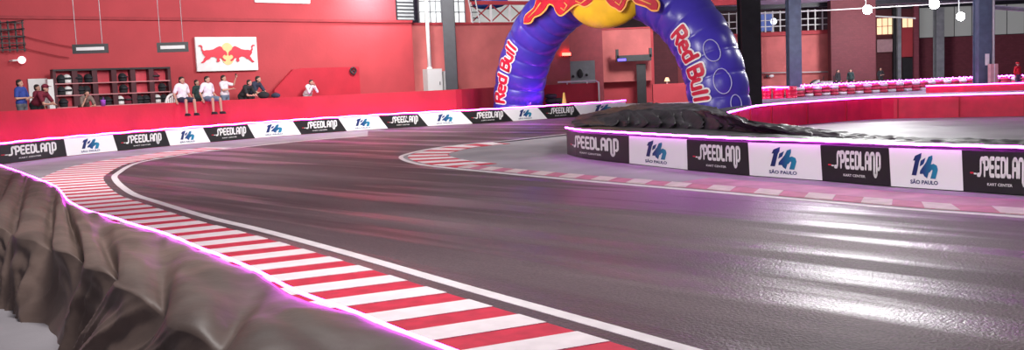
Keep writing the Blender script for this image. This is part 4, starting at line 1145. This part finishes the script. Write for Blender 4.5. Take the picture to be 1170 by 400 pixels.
# ================================================================== PEOPLE
def remesh(mb, voxel):
    me = bpy.data.meshes.new('t'); me.from_pydata(mb.v, [], mb.f)
    bm = bmesh.new(); bm.from_mesh(me); bmesh.ops.recalc_face_normals(bm, faces=bm.faces); bm.to_mesh(me); bm.free()
    o = bpy.data.objects.new('t', me); COL.objects.link(o)
    md = o.modifiers.new('r', 'REMESH'); md.mode = 'VOXEL'; md.voxel_size = voxel; md.use_smooth_shade = True
    s = o.modifiers.new('s', 'SMOOTH'); s.factor = .5; s.iterations = 3
    dg = bpy.context.evaluated_depsgraph_get(); r = bpy.data.meshes.new_from_object(o.evaluated_get(dg))
    bpy.data.objects.remove(o); bpy.data.meshes.remove(me); return r
V = Vector
def base_pose():
    return dict(pelvis=V((0, 0, .95)), chest=V((0, 0, 1.27)), neck=V((0, .01, 1.47)), head=V((0, -.01, 1.61)),
                sh=[V((-.19, 0, 1.41)), V((.19, 0, 1.41))], el=[V((-.25, .02, 1.13)), V((.25, .02, 1.13))], ha=[V((-.26, -.06, .88)), V((.26, -.06, .88))],
                hip=[V((-.10, 0, .92)), V((.10, 0, .92))], kn=[V((-.11, -.02, .50)), V((.11, -.02, .50))], an=[V((-.12, .02, .09)), V((.12, .02, .09))])
def pose(kind):
    p = base_pose()
    if kind == 'fold': p['el'] = [V((-.29, -.04, 1.14)), V((.29, -.04, 1.14))]; p['ha'] = [V((.06, -.24, 1.16)), V((-.06, -.26, 1.12))]
    if kind == 'phone': p['el'] = [V((-.24, -.14, 1.16)), V((.30, -.22, 1.36))]; p['ha'] = [V((.05, -.34, 1.20)), V((.30, -.34, 1.62))]
    if kind in ('lean', 'chin', 'huddle'):
        p['pelvis'] = V((0, .28, .93)); p['chest'] = V((0, .05, 1.14)); p['neck'] = V((0, -.08, 1.28)); p['head'] = V((0, -.15, 1.40))
        p['sh'] = [V((-.19, -.03, 1.24)), V((.19, -.03, 1.24))]; p['el'] = [V((-.25, -.22, .92)), V((.25, -.22, .92))]; p['ha'] = [V((.0, -.36, .90)), V((.02, -.30, .93))]
        p['hip'] = [V((-.1, .28, .9)), V((.1, .28, .9))]; p['kn'] = [V((-.11, .24, .48)), V((.11, .24, .48))]; p['an'] = [V((-.12, .32, .09)), V((.12, .32, .09))]
        if kind == 'chin': p['ha'] = [V((-.10, -.26, 1.24)), V((.1, -.36, .92))]
        if kind == 'huddle': p['ha'] = [V((-.04, -.30, 1.30)), V((.06, -.30, 1.28))]; p['el'] = [V((-.2, -.26, 1.0)), V((.2, -.26, 1.0))]
    if kind == 'sit':
        dz = -.87
        for k in ('pelvis', 'chest', 'neck', 'head'): p[k] = p[k] + V((0, 0, dz))
        for k in ('sh', 'el', 'ha', 'hip'): p[k] = [q + V((0, 0, dz)) for q in p[k]]
        p['pelvis'].z = .10; p['chest'] += V((0, -.03, 0)); p['head'] += V((0, -.05, -.01)); p['neck'] += V((0, -.03, 0))
        p['hip'] = [V((-.1, 0, .09)), V((.1, 0, .09))]
        p['el'] = [V((-.28, .04, .28)), V((.28, .04, .28))]; p['ha'] = [V((-.30, -.10, .07)), V((.22, -.20, .15))]
        p['kn'] = [V((-.16, -.44, .06)), V((.16, -.44, .06))]; p['an'] = [V((-.16, -.44, -.37)), V((.17, -.46, -.37))]
    return p
def person(label, loc, rz, kind, shirt, legs, shorts=False, sleeves='short', cap=None, scale=1.0, group=None, phone=False):
    t = thing('person', label, 'person', loc, rz, group); t.scale = (scale,) * 3
    p = pose(kind); b = MB()
    up = (p['neck'] - p['pelvis']).normalized()
    # body
    b.capsule(p['pelvis'], p['chest'], .125, .13); b.capsule(p['hip'][0] + up * .04, p['hip'][1] + up * .04, .10, .10)
    b.capsule(p['sh'][0] * .75 + p['sh'][1] * .25, p['sh'][1] * .75 + p['sh'][0] * .25, .10, .10); b.capsule(p['chest'], p['neck'] - up * .1, .13, .10)
    b.capsule(p['neck'] - up * .06, p['head'], .055, .05)
    h = p['head']; fw = V((0, -1, 0))
    b.capsule(h + V((0, .01, .035)), h + V((0, -.025, -.045)), .088, .062)
    b.ell(h + V((0, -.10, -.01)), (.014, .02, .024), 8, 6)          # nose
    for s in (-1, 1): b.ell(h + V((s * .088, .01, .0)), (.014, .022, .032), 8, 6)
    for i in (0, 1):
        b.capsule(p['sh'][i], p['el'][i], .050, .040); b.capsule(p['el'][i], p['ha'][i], .040, .027)
        b.capsule(p['hip'][i], p['kn'][i], .085, .056); b.capsule(p['kn'][i], p['an'][i], .056, .038)
        d = V((0, -1, 0)); b.capsule(p['an'][i] + V((0, .02, -.035)), p['an'][i] + d * .14 + V((0, 0, -.05)), .042, .034)
    me = remesh(b, .017)
    # hands with five fingers, eyes and mouth joined into the same mesh
    x = MB()
    for i in (0, 1):
        w_ = p['ha'][i]; d = (w_ - p['el'][i]).normalized(); sd = d.cross(V((0, 0, 1)))
        if sd.length < .2: sd = V((1, 0, 0))
        sd.normalize(); nrm = sd.cross(d).normalized()
        x.ell(w_ + d * .045, (.040, .040, .040), 10, 6); x.capsule(w_ + d * .02 - sd * .018, w_ + d * .07 - sd * .022, .020, .018, 8); x.capsule(w_ + d * .02 + sd * .018, w_ + d * .07 + sd * .022, .020, .018, 8)
        for f, (o_, ln) in enumerate(((-.030, .055), (-.010, .068), (.010, .064), (.030, .050))):
            a = w_ + d * .085 + sd * o_; m_ = a + d * ln * .5 - nrm * .008; e = m_ + d * ln * .4 - nrm * .022
            x.tube([a - d * .01, a, m_, e], [.009, .0095, .009, .007], 6)
        a = w_ + d * .03 + sd * (-.036 if i else .036); s_ = -1 if i else 1
        x.tube([a, a + sd * s_ * .025 + d * .025, a + sd * s_ * .028 + d * .055 - nrm * .01], [.012, .011, .008], 6)
    for s in (-1, 1): x.ell(h + V((s * .032, -.083, .012)), (.012, .008, .008), 8, 5, k=1)
    x.ell(h + V((0, -.088, -.055)), (.022, .007, .007), 8, 5, k=2)
    n0 = len(me.vertices); vs = [tuple(v.co) for v in me.vertices]; fs = [tuple(q.vertices) for q in me.polygons]
    bb = MB(); bb.add(vs, fs, 0); o_ = len(bb.v); bb.v += x.v; bb.f += [tuple(q + o_ for q in f) for f in x.f]; bb.m += x.m
    bpy.data.meshes.remove(me)
    bb.build('body', [M['skin'], M['eye'], M['lips']], t, smooth=True)
    # shirt
    c = MB(); e = .020
    c.capsule(p['pelvis'] + up * .02, p['chest'], .145, .15); c.capsule(p['chest'], p['neck'] - up * .10, .15, .115)
    c.capsule(p['hip'][0] + up * .10, p['hip'][1] + up * .10, .115, .115)
    c.capsule(p['sh'][0] * .8 + p['sh'][1] * .2, p['sh'][1] * .8 + p['sh'][0] * .2, .115, .115)
    for i in (0, 1):
        if sleeves == 'long': c.capsule(p['sh'][i], p['el'][i], .068, .056); c.capsule(p['el'][i], p['el'][i].lerp(p['ha'][i], .88), .056, .042)
        else: c.capsule(p['sh'][i], p['sh'][i].lerp(p['el'][i], .72), .070, .066)
    def addcloth(c, name, mt):
        me = remesh(c, .019); me.materials.clear(); me.materials.append(mt)
        o = bpy.data.objects.new(name, me); COL.objects.link(o); o.parent = t; return o
    addcloth(c, 'shirt', M[shirt])
    c = MB(); c.capsule(p['pelvis'], p['pelvis'] + up * .05, .145, .145); c.capsule(p['hip'][0], p['hip'][1], .118, .118)
    for i in (0, 1):
        if shorts: c.capsule(p['hip'][i], p['hip'][i].lerp(p['kn'][i], .85), .105, .088)
        else: c.capsule(p['hip'][i], p['kn'][i], .105, .078); c.capsule(p['kn'][i], p['kn'][i].lerp(p['an'][i], .9), .078, .062)
    addcloth(c, 'shorts' if shorts else 'trousers', M[legs])
    for i in (0, 1):
        c = MB(); a = p['an'][i]; c.capsule(a + V((0, .03, -.04)), a + V((0, -.15, -.052)), .052, .042); c.box(tuple(a + V((0, -.06, -.082))), (.09, .27, .02))
        c.build('shoe', M['cloth_black'], t, smooth=True)
    c = MB(); c.ell(h + V((0, .034, .055)), (.098, .100, .088)); c.ell(h + V((0, .055, .0)), (.090, .075, .10))
    c.build('hair', M['hair'], t, smooth=True)
    if cap:
        c = MB(); c.ell(h + V((0, .015, .075)), (.108, .115, .080)); c.ell(h + V((0, -.13, .07)), (.07, .075, .012)); c.build('cap', M[cap], t, smooth=True)
    if phone:
        q = p['ha'][1] + V((-.02, -.03, .10)); ob = MB().box((0, 0, 0), (.08, .012, .15)).build('phone', M['black'])
        R_ = Matrix.Rotation(rz, 3, 'Z'); ob.location = V(loc) + R_ @ (q * scale); ob.rotation_euler = (0, 0, rz); tag(ob, 'dark phone held up by the white-shirted spectator', 'phone')
    return t
DK = .80
def behind(px, back, zz=DK):
    Q = Path([tuple(LP.pt(LP.L * i / 40) - LP.nrm(LP.L * i / 40) * back) for i in range(41)], 2)
    s = Q.hit(px, 110); q = Q.pt(s); return (q.x, q.y, zz), s * LP.L / Q.L
def wrz(s):          # facing the track
    n = LP.nrm(s); return math.atan2(n.y, n.x) + PI / 2
def put(px, back, label, kind, shirt, legs, turn=0, **kw):
    loc, s = behind(px, back); return person(label, loc, wrz(s) + turn, kind, shirt, legs, **kw)
put(24, .75, 'person in a blue T-shirt with folded arms at the far left behind the red wall', 'fold', 'cloth_blue', 'cloth_grey', .15, scale=1.06)
put(48, .75, 'person in a dark red shirt and cap beside the blue-shirted one', 'lean', 'cloth_maroon', 'cloth_black', .2, cap='cloth_maroon', scale=1.08)
put(43.5, 1.7, 'person half hidden behind the one in the dark red cap', 'stand', 'cloth_maroon', 'cloth_black', .3, scale=.97)
put(98, .55, 'person in a light brown shirt resting chin on hand before the helmet shelf', 'chin', 'cloth_olive', 'cloth_black', -.3, scale=.92)
for px, lb, lg, tw_ in ((211, 'person in a white T-shirt and dark shorts sitting on the wall, left of the pair', 'cloth_navy', -.05), (240, 'person in a white T-shirt and denim shorts sitting on the wall, right of the pair', 'cloth_denim', .05)):
    s = LP.hit(px, 118); q = LP.pt(s) - LP.nrm(s) * .12
    person(lb, (q.x, q.y, WZ), wrz(s) + tw_, 'sit', 'cloth_white', lg, shorts=True, scale=1.15)
put(226, .85, 'person in dark green standing behind the two sitting on the wall', 'stand', 'cloth_green', 'cloth_black', .2, scale=.97)
put(257, .6, 'person in a white T-shirt holding up a phone beside the sitting pair', 'phone', 'cloth_white', 'cloth_denim', .25, phone=True, scale=1.06)
put(283, .42, 'person in a black shirt leaning on the wall under the bull sign', 'lean', 'cloth_black', 'cloth_black', .25, scale=1.06)
put(293, .95, 'person in a navy shirt leaning just behind the one in black', 'lean', 'cloth_navy', 'cloth_black', .3, scale=1.16)
put(355, .36, 'person in white huddled on the wall with hands at the face, alone', 'huddle', 'cloth_white', 'cloth_white', .1, sleeves='long')
# white bowed seat back on the platform
loc, s = behind(192, .7); t = thing('plastic_chair', 'white plastic chair with a rounded back behind the wall, left of the sitting pair', 'chair', loc, wrz(s) + PI)
m = MB(); m.tube([(.30 * math.cos(a), 0.22 + .04 * math.sin(a), .52 + .62 * math.sin(a) ** .7 if math.sin(a) > 0 else .52) for a in [PI * i / 14 for i in range(15)]], .05, 8)
for k in range(-2, 3): m.tube([(k * .09, .24, .46), (k * .09, .27, 1.08 - abs(k) * .05)], .03, 6)
m.build('backrest', M['white_paint'], t, smooth=True); MB().box((0, 0, .44), (.48, .46, .05)).build('seat', M['white_paint'], t)
for sx in (-1, 1):
    for sy in (-1, 1): MB().tube([(sx * .2, sy * .2, .42), (sx * .24, sy * .24, 0)], .03, 8).build('leg', M['white_paint'], t)
# cap / bag lying on the wall beside the leaning pair and on the shelf side
def wall_item(px, label, mk, name, cat):
    s = LP.hit(px, 115); q = LP.pt(s) - LP.nrm(s) * .16; o = mk().build(name[0], name[1], loc=(q.x, q.y, WZ), smooth=True); return tag(o, label, cat)
wall_item(304, 'dark backpack lying on the red wall right of the leaning pair', lambda: MB().ell((0, 0, .14), (.26, .13, .15)).tube([(-.1, 0, .26), (0, 0, .34), (.1, 0, .26)], .015, 6), ('backpack', M['cloth_black']), 'bag')
wall_item(318, 'small dark bag on the red wall left of the sloping parapet', lambda: MB().ell((0, 0, .10), (.20, .12, .11)).tube([(-.08, 0, .18), (0, 0, .25), (.08, 0, .18)], .012, 6), ('shoulder_bag', M['cloth_navy']), 'bag')
wall_item(121, 'purple drinks cup on the red wall before the helmet shelf', lambda: MB().tube([(0, 0, 0), (0, 0, .22), (0, 0, .23)], [.07, .10, .105], 14).tube([(0, 0, .2), (.03, 0, .32)], .008, 6), ('drinks_cup', mat('cup_purple', (.35, .12, .60), .4)), 'cup')

# far people
def far_person(px, Y, label, shirt, legs, rz, kind='stand', **kw):
    p = at(px, 95, Y); return person(label, (p.x, Y, 0), rz, kind, shirt, legs, sleeves='long', **kw)
far_person(957.5, 75.5, 'person in black, left one of the pair standing before the brick block', 'cloth_black', 'cloth_black', .5)
far_person(972, 75.8, 'person in dark green, right one of the pair standing before the brick block', 'cloth_green', 'cloth_black', -.6)
far_person(1006, 80, 'person in black with arms folded under the mauve notice board', 'cloth_black', 'cloth_black', .1, 'fold')
far_person(1162.5, 61.5, 'person in a red jacket at the right edge behind the barriers', 'cloth_red', 'cloth_grey', .4, cap='cloth_red')

# karts parked behind the tyre wall
def kart(px, Y, rz, label, rest):
    p = at(px, 95, Y); t = thing('go_kart', label, 'kart', (p.x, Y, .56), rz)
    m = MB(); m.tube([(-.9, -.25, .12), (-.9, .25, .12), (.75, .3, .12), (.95, 0, .12), (.75, -.3, .12)], .03, 6, closed=True); m.tube([(-.5, -.55, .14), (-.5, .55, .14)], .025, 6); m.build('frame', M['dark_steel'], t)
    for x, y, r in ((-.62, -.58, .16), (-.62, .58, .16), (.55, -.52, .14), (.55, .52, .14)): 
        mm = MB(); mm.torus((x, y, r), r * .62, r * .40, 'y', 16, 8); mm.build('wheel', M['tyre'], t, smooth=True)
    m = MB(); m.add([(.45, -.32, .18), (1.15, -.42, .12), (1.15, .42, .12), (.45, .32, .18), (.50, -.22, .48), (.85, -.20, .34), (.85, .20, .34), (.50, .22, .48)], [(0, 1, 2, 3), (7, 6, 5, 4), (0, 4, 5, 1), (1, 5, 6, 2), (2, 6, 7, 3), (3, 7, 4, 0)]); m.build('nose_cone', rest, t)
    m = MB()
    for s in (-1, 1): m.box((-.05, s * .52, .22), (.85, .14, .22))
    m.build('side_pod', rest, t)
    m = MB(); m.box((-.30, 0, .20), (.45, .42, .08)); m.box((-.56, 0, .45), (.08, .44, .55), 0); m.build('seat', M['black'], t)
    m = MB(); m.tube([(.5, 0, .3), (.22, 0, .55)], .02, 6); m.torus((.2, 0, .56), .14, .018, 'x'); m.build('steering_wheel', M['black'], t, smooth=True)
    return t
p = at(944, 95, 74.5); t = thing('kart_trolley', 'low steel trolley carrying the pale go-kart', 'trolley', (p.x, 74.5, 0), 2.9)
MB().box((0, 0, .53), (1.9, 1.2, .05)).build('platform', M['grey_steel'], t)
for sx in (-.8, .8):
    for sy in (-.5, .5): MB().tube([(sx, sy, .51), (sx, sy, .0)], .03, 8).build('leg', M['grey_steel'], t)
kart(944, 74.5, 2.9, 'pale go-kart raised behind the tyre wall beside the pair in dark clothes', M['pale_grey'])
kart(1157, 60.9, .2, 'go-kart beside the person in the red jacket', M['red_plastic']) if False else None
p = at(932, 89, 76); tag(MB().torus((0, 0, .62), .42, .10, 'y').torus((0, 0, .62), .28, .04, 'y').build('loose_tyre', M['tyre'], loc=(p.x, 76, -.10), smooth=True), 'upright tyre ring leaning near the pale go-kart', 'tyre')
p = at(879, 87, YG - .25); t = thing('wall_lamp', 'small pale lamp on the coral wall left of the blue-grey column', 'lamp', p); MB().ell((.18, 0, 0), (.22, .12, .12)).build('shade', M['white_paint'], t, smooth=True); MB().box((-.15, .06, .02), (.2, .12, .2)).build('bracket', M['black'], t)
# cone + dark loose tyres behind the last boards
p = at(644.5, 112, 48.9); t = thing('traffic_cone', 'small yellow cone standing behind the last black board', 'cone', (p.x, 48.9, 0))
MB().tube([(0, 0, .03), (0, 0, 1.22)], [.22, .04], 14).build('body', mat('cone_yellow', (.80, .52, .12), .5), t, smooth=True); MB().box((0, 0, .02), (.5, .5, .04)).build('base', M['black'], t)
p = at(626, 112, 48.0); t = thing('person', '', 'person', (p.x, 48.0, 0)) if False else None
for px, Y, lb, n_ in ((629.5, 49.4, 'taller stack of dark tyres behind the boards inside the arch', 5), (636.5, 49.6, 'lower stack of dark tyres beside the yellow cone', 4)):
    p = at(px, 112, Y); t = thing('tyre_stack', lb, 'tyres', (p.x, Y, 0))
    for k in range(n_): a = MB(); a.torus((0, 0, .12 + k * .235), .20, .118, 'z', 16, 8); a.build('tyre', M['tyre'], t, smooth=True)

bpy.context.view_layer.update()
